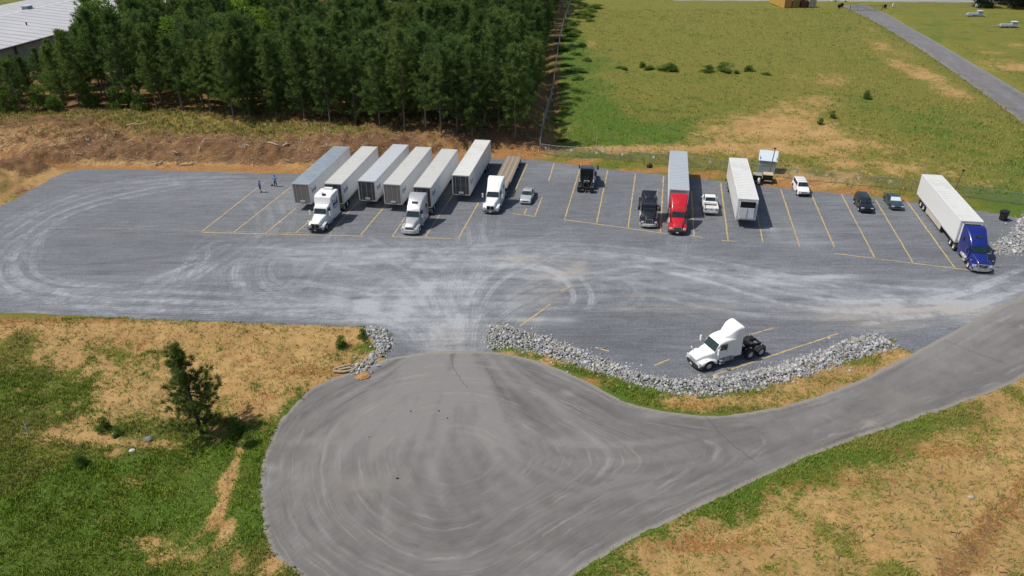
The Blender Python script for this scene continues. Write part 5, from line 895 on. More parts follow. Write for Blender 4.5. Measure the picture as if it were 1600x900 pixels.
D = R(-100.2); dv = Vector((math.cos(D), math.sin(D), 0))
def ahead(F, gap, ang): return (F[0] + math.cos(ang) * gap, F[1] + math.sin(ang) * gap, 0)
roof_blue = paint('roof_ribbed', (.42, .48, .53), .38, .5, .5, (.42, .44, .46), .8)
roof_grey = paint('roof_pale_grey', (.55, .55, .53), .5, 0, .5, (.38, .37, .34), .5)
roof_sky = paint('roof_bluish', (.56, .595, .62), .45, .2, .4, (.38, .4, .42), .5)
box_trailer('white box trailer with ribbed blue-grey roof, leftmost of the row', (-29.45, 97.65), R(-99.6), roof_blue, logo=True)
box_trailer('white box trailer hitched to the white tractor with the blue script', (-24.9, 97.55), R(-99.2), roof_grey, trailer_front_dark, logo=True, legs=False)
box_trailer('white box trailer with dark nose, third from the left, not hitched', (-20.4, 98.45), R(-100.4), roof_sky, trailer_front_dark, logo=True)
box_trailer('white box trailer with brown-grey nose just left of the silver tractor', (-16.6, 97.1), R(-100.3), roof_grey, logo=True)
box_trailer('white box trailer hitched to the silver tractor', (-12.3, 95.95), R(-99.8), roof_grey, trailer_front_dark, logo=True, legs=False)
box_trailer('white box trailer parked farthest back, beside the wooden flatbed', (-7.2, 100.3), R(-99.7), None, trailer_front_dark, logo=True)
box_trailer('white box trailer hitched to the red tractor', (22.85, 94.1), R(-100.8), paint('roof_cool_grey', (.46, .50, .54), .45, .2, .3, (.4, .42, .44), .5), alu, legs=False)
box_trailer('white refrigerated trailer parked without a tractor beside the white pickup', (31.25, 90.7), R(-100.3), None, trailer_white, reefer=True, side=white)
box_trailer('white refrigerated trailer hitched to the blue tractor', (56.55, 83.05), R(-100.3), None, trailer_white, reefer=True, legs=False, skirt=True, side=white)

HIGH = [(0, .98, .88, 1.80, .10), (.55, 1.0, .93, 2.62, .14), (.95, 1.02, .98, 3.0, .22), (1.8, 1.06, 1.06, 3.5, .28), (2.7, 1.16, 1.16, 3.92, .22), (3.55, 1.18, 1.18, 3.98, .16)]
MID = [(0, .98, .88, 1.78, .10), (.55, 1.0, .92, 2.62, .16), (1.0, 1.02, .96, 2.78, .22), (1.7, 1.04, .98, 2.84, .2), (3.05, 1.08, 1.04, 2.86, .16)]
FLAT = [(0, .97, .86, 1.86, .08), (.32, .99, .92, 2.58, .10), (1.2, 1.0, .97, 2.78, .14), (1.45, 1.08, 1.05, 2.9, .12), (3.0, 1.1, 1.08, 2.92, .12)]
BOX = [(0, .98, .88, 1.86, .08), (.38, 1.0, .92, 2.66, .10), (1.1, 1.02, .98, 2.86, .12), (1.28, 1.16, 1.14, 3.2, .08), (1.42, 1.19, 1.17, 3.72, .08), (1.9, 1.2, 1.2, 3.92, .06), (4.1, 1.2, 1.2, 3.92, .06)]
t1 = tractor('white tractor with tall box sleeper, blue side script and front guard', ahead((-24.9, 97.55), 7.7, R(-99.2)), R(-99.2), white, 2.2, BOX, nose=(.66, 1.45), cowl=1.86, grille='split', bumper=paint('dark_bumper', (.05, .05, .055), .35, .5), guard=paint('guard_black', (.02, .02, .02), .4, .4), axles=(-7.9, -9.2), frame_end=-9.9, sleeper_win=False, tank=white,
             roof_gear={'roof_hatch': ((-4.05, .1, 3.99), (.42, .5, .12), grille_black), 'roof_unit': ((-6.05, 0, 4.05), (.5, 1.3, .28), white), 'roof_vent': ((-4.6, -.5, 3.97), (.5, .5, .08), white)})
for s in (1, -1): script_mark('logo_script', t1, -4.1, s * 1.205, 2.0, 1.75, 1.25, s, 5)
tractor('silver tractor with high sloping roof and dark roof window', ahead((-12.3, 95.95), 7.1, R(-99.8)), R(-99.8), silver_paint, 2.0, HIGH, nose=(.66, 1.30), cowl=1.80, grille='bars', bumper=alu, bumper_z=(.26, .80), roof_win=(1.3, 3.235, 1.62, 3.42, .42), axles=(-7.3, -8.6), frame_end=-9.3)
flat_loc = (-2.95, 95.55, 0)
tractor('white tractor with black grille pulling the wooden flatbed', flat_loc, R(-99.4), white, 2.0, [(a, b, c, z - .25 if a > .6 else z, r) for a, b, c, z, r in HIGH], nose=(.64, 1.40), cowl=1.82, grille='split', bumper=paint('grey_bumper', (.09, .10, .11), .5), axles=(-6.5, -7.8), frame_end=-8.4)
tractor('glossy dark tractor without trailer, nose towards the open lot', (18.35, 90.35, 0), R(-98), black_paint, 2.2, FLAT, fairing=[(1.5, .55, .45, 2.85, 2.98, .06), (2.1, .9, .8, 2.85, 3.3, .1), (2.98, 1.04, .98, 2.85, 3.5, .1)], nose=(.60, 1.52), cowl=1.90, grille='mesh', bumper=alu, axles=(-6.7, -8.0), frame_end=-8.6, mirror=black_metal, visor=True, stacks=3.7, glassm=win)
tractor('red tractor with chrome grille hitched to a white box trailer', ahead((22.85, 94.1), 6.05, R(-100.8)), R(-100.8), red_paint, 1.95, [(a * .88, b, c, z - .05, r) for a, b, c, z, r in HIGH], nose=(.64, 1.30), cowl=1.80, grille='bars', bumper=black_metal, axles=(-6.1, -7.4), frame_end=-8.0, mirror=black_metal)
tractor('blue tractor with roof window and chrome guard at the right end of the row', ahead((56.55, 83.05), 6.15, R(-100.3)), R(-100.3), blue_paint, 1.95, [(a * .93, b, c, z - .05, r) for a, b, c, z, r in HIGH], nose=(.64, 1.30), cowl=1.80, grille='diag', bumper=chrome, guard=chrome, roof_win=(1.22, 3.19, 1.52, 3.37, .42), axles=(-6.3, -7.6), frame_end=-8.2)
tractor('black tractor without trailer seen from behind, nose to the fence', (12.35, 110.7, 0), R(80), black_paint, 2.1, [(a, b, c, z + (.1 if a > 1 else 0), r) for a, b, c, z, r in MID], nose=(.60, 1.45), cowl=1.86, grille='bars', axles=(-5.7, -7.0), frame_end=-7.6, mirror=black_metal, stacks=3.55, fenders_rear=True, glassm=win)
tractor('white tractor without trailer alone beside the long stone bank', (17.19, 58.75, 0), R(202.6), white, 1.95, MID, fairing=[(1.25, .55, .42, 2.75, 2.86, .08), (1.75, .86, .72, 2.7, 3.25, .16), (2.25, .98, .88, 2.7, 3.75, .2), (2.7, 1.02, .95, 2.7, 3.93, .22), (3.08, 1.04, .98, 2.7, 3.9, .2)], nose=(.62, 1.28), cowl=1.74, grille='white', bumper=paint('black_plastic', (.02, .02, .022), .5), axles=(-6.15, -7.45), frame_end=-7.95, tank=paint('grey_tank', (.30, .31, .32), .5, .3), sleeper_win=False, skirts=False)

# ---------------------------------------------------------------- flatbed with plank deck
def flatbed():
    ang = R(-99.4); o = thing('flatbed_trailer', 'step-deck flatbed trailer with weathered plank deck', 'trailer', ahead(flat_loc, -6.6, ang), ang, 'flatbed trailers'); W = 2.55; L = 14.9; ST = 3.0
    for (xa, xb, z) in ((-.02, -ST, 1.46), (-ST - .12, -L, 1.08)):
        for k in range(9):
            y = -W / 2 + .10 + (k + .5) * (W - .2) / 9; m = MB(); m.box(((xa + xb) / 2, y, z + random.uniform(-.006, .006)), (abs(xb - xa), (W - .2) / 9 - .025, .05)); m.build('deck_plank', [wood_grey, paint('plank_pale', (.36, .30, .235), .85, 0, .6, (.18, .15, .11), 1.5), paint('plank_brown', (.25, .20, .15), .85, 0, .6, (.15, .12, .09), 1.8)][k % 3], o)
        for s in (1, -1): m = MB(); m.bx(xb, xa, s * (W / 2 - .095), s * (W / 2), z - .16, z + .045); m.build('side_rail', paint('rail_grey', (.24, .235, .22), .5, .4), o)
        for s in (1, -1): m = MB(); m.bx(xb + .02, xa - .02, s * .42, s * .54, z - .42 + .0, z - .17); m.build('main_beam', black_metal, o)
    m = MB(); m.bx(-ST - .11, -ST - .01, -W / 2 + .1, W / 2 - .1, .95, 1.42); m.build('step_bulkhead', black_metal, o)
    for x in (-L + 1.2, -L + 3.4):
        m = MB(); m.tube([(x, -.95, .51), (x, .95, .51)], .075, 8); m.build('axle', black_metal, o)
        for s in (1, -1): wheel(o, x, s * .96, 'd', 'alu')
    for k in range(9):
        for s in (1, -1):
            x = -3.6 - k * 1.25; m = MB(); m.box((x, s * (W / 2 + .03), .95), (.10, .06, .16)); m.build('strap_winch', black_metal, o)
    for s in (1, -1): m = MB(); m.bx(-2.75, -2.62, s * .85 - .07, s * .85 + .07, .42, 1.29); m.build('landing_leg', black_metal, o); m = MB(); m.bx(-L - .02, -L + .04, s * .7, s * .95, .82, .93); m.build('tail_lamp', red_lamp, o)
    m = MB(); m.bx(-L - .06, -L - .005, -W / 2, W / 2, .86, 1.10); m.build('rear_bumper', black_metal, o)
flatbed()

# ---------------------------------------------------------------- cars  (origin on the ground under the middle of the front bumper)
def car(label, loc, rz, body, kind='sedan', shade=None, group='cars and light trucks on the lot', roof_rack=False, L=None, name='parked_car', cat='car', bumperm=None):
    o = thing(name, label, cat, loc, rz, group)
    P = {'sedan': dict(L=4.7, w=.89, hood=.84, cowl=(-1.35, .96), roof=1.43, wsb=-1.3, wst=-1.95, rt=-3.15, rb=-3.85, deck=1.02, wheel='c', ax=(-.92, -3.62), zb=.24),
         'suv': dict(L=4.6, w=.92, hood=1.02, cowl=(-1.25, 1.14), roof=1.74, wsb=-1.2, wst=-1.75, rt=-4.15, rb=-4.5, deck=1.16, wheel='u', ax=(-.88, -3.55), zb=.3),
         'pickup': dict(L=5.6, w=.98, hood=1.06, cowl=(-1.4, 1.16), roof=1.80, wsb=-1.35, wst=-1.95, rt=-2.95, rb=-3.2, deck=1.16, wheel='u', ax=(-.95, -4.35), zb=.38)}[kind]
    L = P['L']; w = P['w']; zb = P['zb']; hz_ = P['hood']; cx, cz = P['cowl']
    tail = L
    S = [sec(-.02, w * .72, w * .68, zb + .12, hz_ - .22, .08), sec(-.12, w * .9, w * .82, zb + .02, hz_ - .10, .1), sec(-.55, w * .98, w * .9, zb, hz_, .12), sec(cx, w, w * .93, zb, cz, .12)]
    if kind == 'pickup': S += [sec(-3.2, w, w * .95, zb, cz + .03, .1)]
    else: S += [sec(P['rb'] + .3, w, w * .93, zb, P['deck'], .12), sec(-tail + .45, w * .98, w * .9, zb + .02, P['deck'] - .02, .12), sec(-tail + .12, w * .9, w * .82, zb + .06, P['deck'] - .10, .1), sec(-tail, w * .76, w * .7, zb + .14, P['deck'] - .25, .08)]
    m = MB(); m.loft(S); bd = m.build('body', body, o, 40)
    rw = w * .74; zr = P['roof']; zc = cz - .04
    m = MB(); m.loft([sec(P['wsb'], w * .86, w * .84, zc - .1, zc + .02, .05), sec(P['wst'], w * .88, rw, zc - .1, zr - .03, .08), sec((P['wst'] + P['rt']) / 2, w * .89, rw * 1.02, zc - .1, zr, .09), sec(P['rt'], w * .88, rw, zc - .1, zr - .04, .09), sec(P['rb'], w * .86, w * .8, zc - .1, P['deck'] + (.03 if kind != 'suv' else .12), .05)]); cb = m.build('cabin', body, o, 40)
    def lerp(a, b, t): return a + (b - a) * t
    def up_quad(xa, za, xb, zb_, wa, wb, nm, mt, out):
        q = [(xa + out[0], -wa, za + out[1]), (xa + out[0], wa, za + out[1]), (xb + out[0], wb, zb_ + out[1]), (xb + out[0], -wb, zb_ + out[1])]
        return slab(nm, mt, o, q if out[0] > 0 else q[::-1], .012)
    a, b = (P['wsb'], zc + .02), (P['wst'], zr - .03)
    ws = up_quad(lerp(a[0], b[0], .1), lerp(a[1], b[1], .1), lerp(a[0], b[0], .92), lerp(a[1], b[1], .92), w * .80, rw * .9, 'windscreen', shade or win, (.012, .015))
    a, b = (P['rb'], P['deck'] + (.03 if kind != 'suv' else .12)), (P['rt'], zr - .04)
    up_quad(lerp(a[0], b[0], .12), lerp(a[1], b[1], .12), lerp(a[0], b[0], .9), lerp(a[1], b[1], .9), w * .74, rw * .88, 'rear_window', win, (-.012, .015))
    for s in (1, -1):
        spans = [(P['wst'] + .08, (P['wst'] + P['rt']) / 2 - .02), ((P['wst'] + P['rt']) / 2 - .10, P['rt'] - .02)] if kind != 'pickup' else [(P['wst'] + .1, P['rt'] + .02)]
        if kind == 'suv': spans = [(-1.72, -2.4), (-2.48, -3.2), (-3.28, -3.98)]
        for (xa, xb) in spans:
            y0, y1 = w * .875 + .02, rw + .035
            q = [(xa + .12 if xa > P['wst'] else xa, s * y0, zc + .07), (xb, s * y0, zc + .07), (xb, s * y1, zr - .14), (xa - .12, s * y1, zr - .14)]
            slab('side_window', win, o, q if s < 0 else q[::-1], .02)
        m = MB(); m.box((P['wsb'] - .28, s * (w + .09), cz + .04), (.12, .2, .14)); m.build('door_mirror', body, o, bevel=.03)
        m = MB(); m.box((-.10, s * w * .66, hz_ - .20), (.16, w * .42, .13)); m.build('headlight', lamp_glass, o, bevel=.03)
        m = MB(); m.box((-tail + .07, s * w * .74, P['deck'] - .2), (.12, .26, .2)); m.build('tail_lamp', red_lamp, o, bevel=.02)
        for xx in P['ax']: wheel(o, xx, s * (w - .1), P['wheel'], 'alu')
        for xx in P['ax']:
            rr = {'c': .33, 'u': .38}[P['wheel']]; m = MB(); n = 12; ring = [(xx + (rr + .07) * math.cos(R(a_)), (rr + .07) * math.sin(R(a_)) + rr) for a_ in range(0, 181, 15)] + [(xx - rr - .07, zb), (xx + rr + .07, zb)]
            m.add([(p, s * (w + .004), q) for p, q in ring] + [(p, s * (w - .1), q) for p, q in ring], [tuple(range(len(ring))), tuple(range(len(ring), 2 * len(ring)))]); m.build('wheel_arch', grille_black, o)
    m = MB(); m.box((-.03, 0, hz_ - .30), (.10, w * .95, .13)); m.build('grille', grille_black, o, bevel=.02)
    m = MB(); m.box((-.06, 0, zb + .13), (.20, w * 1.72, .2)); m.build('front_bumper', bumperm or (grille_black if kind == 'suv' else body), o, bevel=.05)
    m = MB(); m.box((-tail + .06, 0, zb + .16), (.22, w * 1.74, .2)); m.build('rear_bumper', chrome if kind == 'pickup' else (bumperm or body), o, bevel=.05)
    slab('licence_plate', lamp_glass, o, [(-tail - .055, .16, zb + .12), (-tail - .055, -.16, zb + .12), (-tail - .055, -.16, zb + .26), (-tail - .055, .16, zb + .26)], .01)
    if kind == 'pickup':
        for s in (1, -1): m = MB(); m.bx(-L + .06, -3.19, s * (w - .10), s * w, zb + .05, cz + .02); m.build('bed_side', body, o, bevel=.03)
        m = MB(); m.bx(-L + .02, -L + .08, -w + .1, w - .1, zb + .25, cz + .01); tg = m.build('tailgate', body, o, bevel=.02); m = MB(); m.box((-L + .01, 0, cz - .14), (.03, .22, .06)); m.build('tailgate_handle', grille_black, tg)
        m = MB(); m.bx(-L + .08, -3.2, -w + .1, w - .1, zb + .30, zb + .36); m.build('bed_floor', paint('bed_liner', (.62, .62, .61), .6, 0, .4), o)
        m = MB(); m.bx(-3.6, -3.22, -w + .12, w - .12, cz - .22, cz + .06); m.build('tool_box', white, o, bevel=.03)
    if roof_rack:
        for s in (1, -1): m = MB(); m.tube([(P['wst'] - .15, s * rw * .86, zr + .05), (P['rt'] + .1, s * rw * .86, zr + .05)], .02, 5); m.build('roof_rail', alu, o)
        for k in range(3): m = MB(); m.tube([(P['wst'] - .45 - k * .8, -rw * .86, zr + .05), (P['wst'] - .45 - k * .8, rw * .86, zr + .05)], .016, 5); m.build('roof_bar', black_metal, o)
    return o
car('silver sedan parked right of the flatbed truck', (2.0, 99.0, 0), R(-99), car_silver)
car('white pickup seen from behind between the red truck and the refrigerated trailer', (28.55, 100.0, 0), R(80.5), white, 'pickup', name='pickup_truck', cat='pickup')
car('white sport utility vehicle with roof rails by the fence', (42.75, 100.9, 0), R(-97), white, 'suv', roof_rack=True)
car('black sport utility vehicle parked left of the grey sedan', (49.35, 94.7, 0), R(-99.5), black_paint, 'suv')
car('dark grey sedan with a pale sunshade behind its windscreen', (54.0, 95.6, 0), R(-100), car_grey, shade=paint('sun_shade', (.55, .66, .70), .4))
car('white pickup with dark windows on the far road at the gate', (119.6, 277.8, .04), R(-8), white, 'pickup', name='pickup_truck', cat='pickup', group='vehicles on the far road')
# ================================================================ FENCES, SIGNS, POLES
def chain_fence(label, pts, h, post_gap, mesh_gap, wire):
    P = spline(pts, 1.0); seg = np.linalg.norm(np.diff(P, axis=0), axis=1); cum = np.concatenate([[0], np.cumsum(seg)]); L = cum[-1]
    at = lambda s: (float(np.interp(s, cum, P[:, 0])), float(np.interp(s, cum, P[:, 1])))
    ss = np.linspace(0, L, 400); zz = height(np.interp(ss, cum, P[:, 0]), np.interp(ss, cum, P[:, 1])); zz = np.convolve(np.pad(zz, 12, 'edge'), np.ones(25) / 25, 'valid'); zat = lambda s: float(np.interp(s, ss, zz))
    x0, y0 = at(0); o = thing('chain_link_fence', label, 'fence', (x0, y0, 0))
    n = int(L / post_gap)
    for k in range(n + 1):
        s = L * k / n; x, y = at(s); m = MB(); r = .05 if k in (0, n) else .036; z = zat(s); m.tube([(x - x0, y - y0, z - .3), (x - x0, y - y0, z + h + .05)], r, 7); m.build('post', galv, o)
        if k < n:
            x2, y2 = at(L * (k + 1) / n); z2 = zat(L * (k + 1) / n); m = MB(); m.tube([(x - x0, y - y0, z + h), (x2 - x0, y2 - y0, z2 + h)], .024, 6); m.build('top_rail', galv, o)
    ns = int(L / mesh_gap); V = []; F = []; d = h
    for k in range(-int(h / mesh_gap), ns):
        for sg in (1, -1):
            a, b = k * mesh_gap, k * mesh_gap + h
            if a < 0 or b > L: continue
            q = []
            for t in (0, .5, 1):
                s = a + t * h; x, y = at(s); z = zat(s) + (t if sg > 0 else 1 - t) * h; q += [(x - x0 - wire, y - y0, z), (x - x0 + wire, y - y0, z)]
            i = len(V); V += q; F += [(i, i + 1, i + 3, i + 2), (i + 2, i + 3, i + 5, i + 4)]
    w = link('wire_mesh', np_mesh('wire_mesh', np.array(V), np.array(F), galv), o); w['kind'] = 'stuff'
    return at, zat, L, P, cum
fence = chain_fence('long chain-link fence between the lot and the grassy field', FENCE, 1.75, 3.0, .09, .005)
chain_fence('chain-link fence running away between the woods and the field', FENCE_FOREST, 1.75, 4.5, .14, .006)
chain_fence('chain-link fence across the far right field by the road', [(127, 265), (150, 262.5), (200, 256)], 1.7, 5, .3, .008)
at_, zat_, FL, FP, Fcum = fence
sign_white = paint('sign_white', (.80, .80, .77), .5, 0, .1)
side_words = ['first', 'second', 'third', 'fourth', 'fifth', 'sixth', 'seventh', 'eighth', 'ninth', 'tenth', 'eleventh', 'twelfth', 'thirteenth']
for i, sx in enumerate(SIGNS):
    j = int(np.argmin(np.abs(FP[:, 0] - sx))); s = float(Fcum[j]); x, y = at_(s); x2, y2 = at_(min(FL, s + .5)); a = math.atan2(y2 - y, x2 - x)
    o = thing('bay_sign', f'{side_words[i]} small white bay placard from the woods corner along the fence', 'sign', (x, y, zat_(s)), a, 'bay placards on the fence')
    zc = [1.25, 1.25, 1.2, 1.0, 1.35, 1.1, 1.1, 1.2, 1.25, 1.25, .75, 1.15, 1.2][i]
    m = MB(); m.box((0, -.05, zc), (.34, .02, .34)); m.build('plate', sign_white, o)
    m = MB(); m.box((0, -.03, zc + .05), (.05, .04, .05)); m.box((0, -.03, zc - .1), (.04, .04, .04)); m.build('tie', galv, o)
    if i >= 7:
        for q in (-.07, .07): m = MB(); m.box((q, -.063, zc), (.045, .006, .2)); m.build('digit', grille_black, o)
def pole(label, x, y, h, r, mat, tilt=(0, 0), cap=True, name='wooden_pole'):
    o = thing(name, label, 'pole', (x, y, hz(x, y) - .3)); o.rotation_euler = (tilt[0], tilt[1], 0)
    m = MB(); m.tube([(0, 0, 0), (0, 0, h * .5), (.02, 0, h)], [r, r * .9, r * .75], 8); m.build('shaft', mat, o, 50)
    if cap: m = MB(); m.box((0, 0, h + .06), (.34, .16, .16)); m.build('head', black_metal, o)
brown_wood = paint('pole_wood', (.17, .12, .085), .85, 0, .5, (.09, .065, .05), 3)
pole('thin pale post standing behind the black rear-facing tractor', 14.44, 120.6, 4.9, .05, wood_pale, cap=False)
pole('brown pole with dark head in front of the pale blue shed', 39.6, 107.6, 4.9, .085, brown_wood, (0, R(3)))
pole('brown leaning pole behind the blue truck trailer', 63.4, 99.3, 4.4, .085, brown_wood, (R(-2), R(9)))
# ---------------------------------------------------------------- shed and the plant in front of it
def shed():
    x, y = 40.15, 110.6; z = hz(x, y); rz = R(-18)
    o = thing('metal_shed', 'small pale blue metal shed behind the fence', 'shed', (x, y, z), rz); wl_ = paint('shed_blue', (.40, .48, .54), .45, .3, .3, (.3, .32, .33), 1.2); rf = paint('shed_roof', (.62, .70, .76), .4, .2, .2)
    for k in range(7): m = MB(); m.bx(-1.25 + k * .357, -1.25 + (k + 1) * .357 - .012, -1.05, -1.0, 0, 2.15); m.build('wall_panel', wl_, o)
    m = MB(); m.bx(-1.25, -1.2, -1.0, 1.0, 0, 2.6); m.bx(1.2, 1.25, -1.0, 1.0, 0, 2.6); m.bx(-1.2, 1.2, .95, 1.0, 0, 2.9); m.build('wall', wl_, o)
    slab('roof', rf, o, [(-1.4, -1.25, 2.12), (1.4, -1.25, 2.12), (1.4, 1.15, 3.05), (-1.4, 1.15, 3.05)], .03)
    for (lx, ly, lab, w, topm) in ((37.55, 106.75, 'black skid-mounted tank with a white canister left of the pole', 1.25, black_metal), (39.1, 106.6, 'black skid-mounted unit with tan lid below the pale blue shed', 1.35, wood_pale)):
        o = thing('skid_unit', lab, 'equipment', (lx, ly, max(hz(lx, ly), 0)), R(-14)); m = MB(); m.box((0, 0, .72), (w, 1.3, .9)); m.build('housing', grille_black, o, bevel=.06)
        m = MB(); m.box((0, 0, 1.22), (w + .08, 1.35, .09)); m.build('lid', topm if topm is wood_pale else paint('dull_grey', (.3, .29, .27), .6), o, bevel=.02)
        for s in (-1, 1): m = MB(); m.box((s * w * .36, 0, .12), (.16, 1.6, .22)); m.build('skid', black_metal, o, bevel=.03)
        m = MB(); m.box((0, -.68, .3), (w * .9, .1, .12)); m.build('front_rail', alu, o, bevel=.02)
        for k in range(3): m = MB(); m.box((0, -.66, .5 + k * .2), (w * .8, .03, .06)); m.build('louvre', black_metal, o)
        if topm is black_metal: m = MB(); m.lathe([(.01, 0), (.2, .02), (.2, .75), (.12, .85), (.01, .86)], (.25, -.85, .06), 'z', 14); m.build('canister', white, o, 40)
shed()
# ---------------------------------------------------------------- wheelie bin, lump, bag
def bin_():
    o = thing('wheelie_bin', 'black wheeled rubbish bin with lid standing by the broken stone', 'bin', (66.8, 92.2, 0), R(200)); o.scale = (1.35,) * 3; bk = paint('bin_plastic', (.014, .014, .016), .5, 0, .3, (.06, .06, .06))
    m = MB(); m.box((0, 0, .52), (.50, .50, .9), top=(1.22, 1.2)); m.build('tub', bk, o, bevel=.03); m = MB(); m.box((.05, 0, 1.01), (.76, .64, .07)); m.build('lid', bk, o, bevel=.02)
    m = MB(); m.tube([(-.36, -.24, .93), (-.36, .24, .93)], .02, 6); m.build('handle', bk, o)
    for s in (-1, 1): m = MB(); m.lathe([(.02, -.04), (.11, -.04), (.11, .04), (.02, .04)], (-.24, s * .27, .11), 'y', 14); m.build('wheel', rubber, o, 40)
bin_()
def lumpy(name, label, cat, x, y, size, mat, seed, z=None):
    bm = bmesh.new(); bmesh.ops.create_icosphere(bm, subdivisions=3, radius=.5); r = np.random.default_rng(seed)
    for v in bm.verts:
        q = .75 + .5 * float(fbm(np.array([v.co.x + v.co.z]), np.array([v.co.y - v.co.z]), 3.0, seed, 3)[0]); v.co = Vector((v.co.x * size[0] * q, v.co.y * size[1] * q, max(-.25, v.co.z) * size[2] * q))
    me = bpy.data.meshes.new(name); bm.to_mesh(me); bm.free(); me.materials.append(mat); me.polygons.foreach_set('use_smooth', [True] * len(me.polygons)); o = link(name, me); o.location = (x, y, (hz(x, y) if z is None else z) + .2 * size[2]); return tag(o, label, cat)
lumpy('rubbish_sack', 'dark full rubbish sack dumped on the orange soil by the fence', 'sack', 22.2, 113.0, (.9, .8, .8), black_metal, 3)
lumpy('tool_bag', 'small black bag on the gravel beside the standing person', 'bag', -36.75, 107.35, (.42, .3, .38), rubber, 4, 0.0)
lumpy('sand_pile', 'small flat pile of orange sand on the asphalt edge', 'sand', -14.35, 57.75, (1.5, 1.3, .16), GROUND, 5, .03)
bpy.data.objects['sand_pile'].data.attributes.new('ground', 'FLOAT_COLOR', 'POINT').data.foreach_set('color', np.tile([1., .45, 0, 0], len(bpy.data.objects['sand_pile'].data.vertices)))
for i, (x, y, s) in enumerate([(-9.25, 44.0, .17), (-9.15, 52.4, .12), (-6.63, 52.4, .13), (-5.8, 51.4, .12), (-12.3, 49.0, .09)]): lumpy('debris', ['largest dark clod lying on the asphalt circle', 'dark clod on the asphalt, left of a close pair', 'left one of two close dark clods on the asphalt', 'right one of two close dark clods on the asphalt', 'tiny dark crumb at the left of the asphalt circle'][i], 'debris', x, y, (s * 1.5, s, s * .7), rubber, 20 + i, .03)
# ---------------------------------------------------------------- straw wattle, hydrant, stakes, board, dead branch, logs
def wattle():
    o = thing('straw_wattle', 'pale straw erosion roll folded in a loop at the asphalt edge', 'straw roll', (-16.2, 58.75, .06), R(12)); st = paint('straw_roll', (.42, .33, .20), .9, 0, .6, (.22, .16, .09), 3, bump=.6)
    for nm, pts in (('outer_roll', [(-1.1, -.1, .13), (-.2, -.42, .13), (.75, -.28, .13), (1.15, .15, .13), (.95, .5, .15)]), ('inner_roll', [(-1.15, .05, .2), (-.3, .35, .22), (.6, .52, .2)]), ('short_roll', [(-.65, -.02, .12), (.2, .12, .12), (.5, .15, .12)])):
        m = MB(); P = spline(pts, .12); m.tube([tuple(p) for p in P], [.13 + .012 * math.sin(i * 1.7) for i in range(len(P))], 9); m.build(nm, st, o, 60)
wattle()
def hydrant():
    o = thing('fire_hydrant', 'small red hydrant on the slope right of the lone pine', 'hydrant', (-25.6, 51.55, hz(-25.6, 51.55) - .02)); rd = paint('hydrant_red', (.32, .03, .025), .5, 0, .3)
    m = MB(); m.lathe([(.02, 0), (.19, 0), (.19, .06), (.12, .08), (.12, .5), (.16, .52), (.16, .57), (.13, .6), (.10, .7), (.03, .76), (.01, .8)], (0, 0, 0), 'z', 14); m.build('barrel', rd, o, 40)
    for a in (0, math.pi, -math.pi / 2): m = MB(); m.tube([(0, 0, .42), (.22 * math.cos(a), .22 * math.sin(a), .42)], .07, 9); m.build('outlet_cap', rd, o, 40)
    o.scale = (1.15,) * 3
hydrant()
for x, y, lab in ((7.75, 57.8, 'short wooden stake at the foot of the stone bank, left one'), (16.7, 53.9, 'short wooden stake at the foot of the stone bank, right one')):
    o = thing('wooden_stake', lab, 'stake', (x, y, hz(x, y) - .2), .4); m = MB(); m.box((0, 0, .65), (.1, .1, 1.3), top=(.9, .9)); m.build('post', wood_pale, o); m = MB(); m.box((0, 0, 1.33), (.13, .13, .05)); m.build('cap', wood_grey, o)
o = thing('wooden_board', 'short pale board lying on the gravel above the stone bank', 'board', (9.0, 61.9, .0), R(-28)); m = MB(); m.box((0, 0, .04), (1.5, .16, .06)); m.build('plank', wood_pale, o); m = MB(); m.box((-.1, .12, .11), (.7, .1, .06), .5); m.build('broken_piece', wood_grey, o)
def branch(label, x, y, L, a, seed, mat, lift=.1, group=None, cat='branch', r0=.07):
    r = random.Random(seed); z = hz(x, y); m = MB(); P = [(-L / 2, 0, .05), (-L / 6, r.uniform(-.1, .1) * L, .08 + lift * r.random()), (L / 6, r.uniform(-.1, .1) * L, .08 + lift * r.random()), (L / 2, r.uniform(-.12, .12) * L, .05 + lift * r.random())]
    o = link('cut_branch', None); o.location = (x, y, z); o.rotation_euler = (0, r.uniform(-.12, .12), a); tag(o, label, cat, group); m.tube(P, [r0, r0 * .85, r0 * .65, r0 * .4], 6); m.build('stem', mat, o, 60)
    if L > 1.2:
        for k in range(r.randint(1, 3)): q = P[r.randint(1, 2)]; m = MB(); m.tube([q, (q[0] + r.uniform(.1, .4) * L * .6, q[1] + r.choice((-1, 1)) * r.uniform(.15, .3) * L, q[2] + r.uniform(.0, .25))], [r0 * .55, r0 * .25], 5); m.build('twig', mat, o, 60)
pale_stick = paint('peeled_stick', (.52, .44, .33), .85, 0, .5, (.3, .24, .17), 3); brown_stick = paint('brown_stick', (.27, .19, .12), .9, 0, .5, (.13, .09, .06), 3)
rb = random.Random(17)
hand = [(-57.6, 117.0, 2.3, .9, 'pale thick log end lying at the foot of the debris bank'), (-52.8, 116.3, 2.6, .1, 'long pale log at the foot of the debris bank beside the gravel'), (-66.8, 130.0, 3.4, .15, 'long pale log on top of the bank below the woods'), (-74.6, 124.4, 3.2, .75, 'long grey log sloping on the left part of the bank'), (-39.5, 119.6, 2.4, -.6, 'forked pale branch on the bank left of the first trailer'), (-37.3, 120.3, 2.0, .8, 'forked pale branch on the bank just behind the first trailer')]
for i, (x, y, L, a, lab) in enumerate(hand): branch(lab, x, y, L, a, 200 + i, pale_stick if i != 3 else brown_stick, .3, 'logs on the debris bank', 'log', .12)
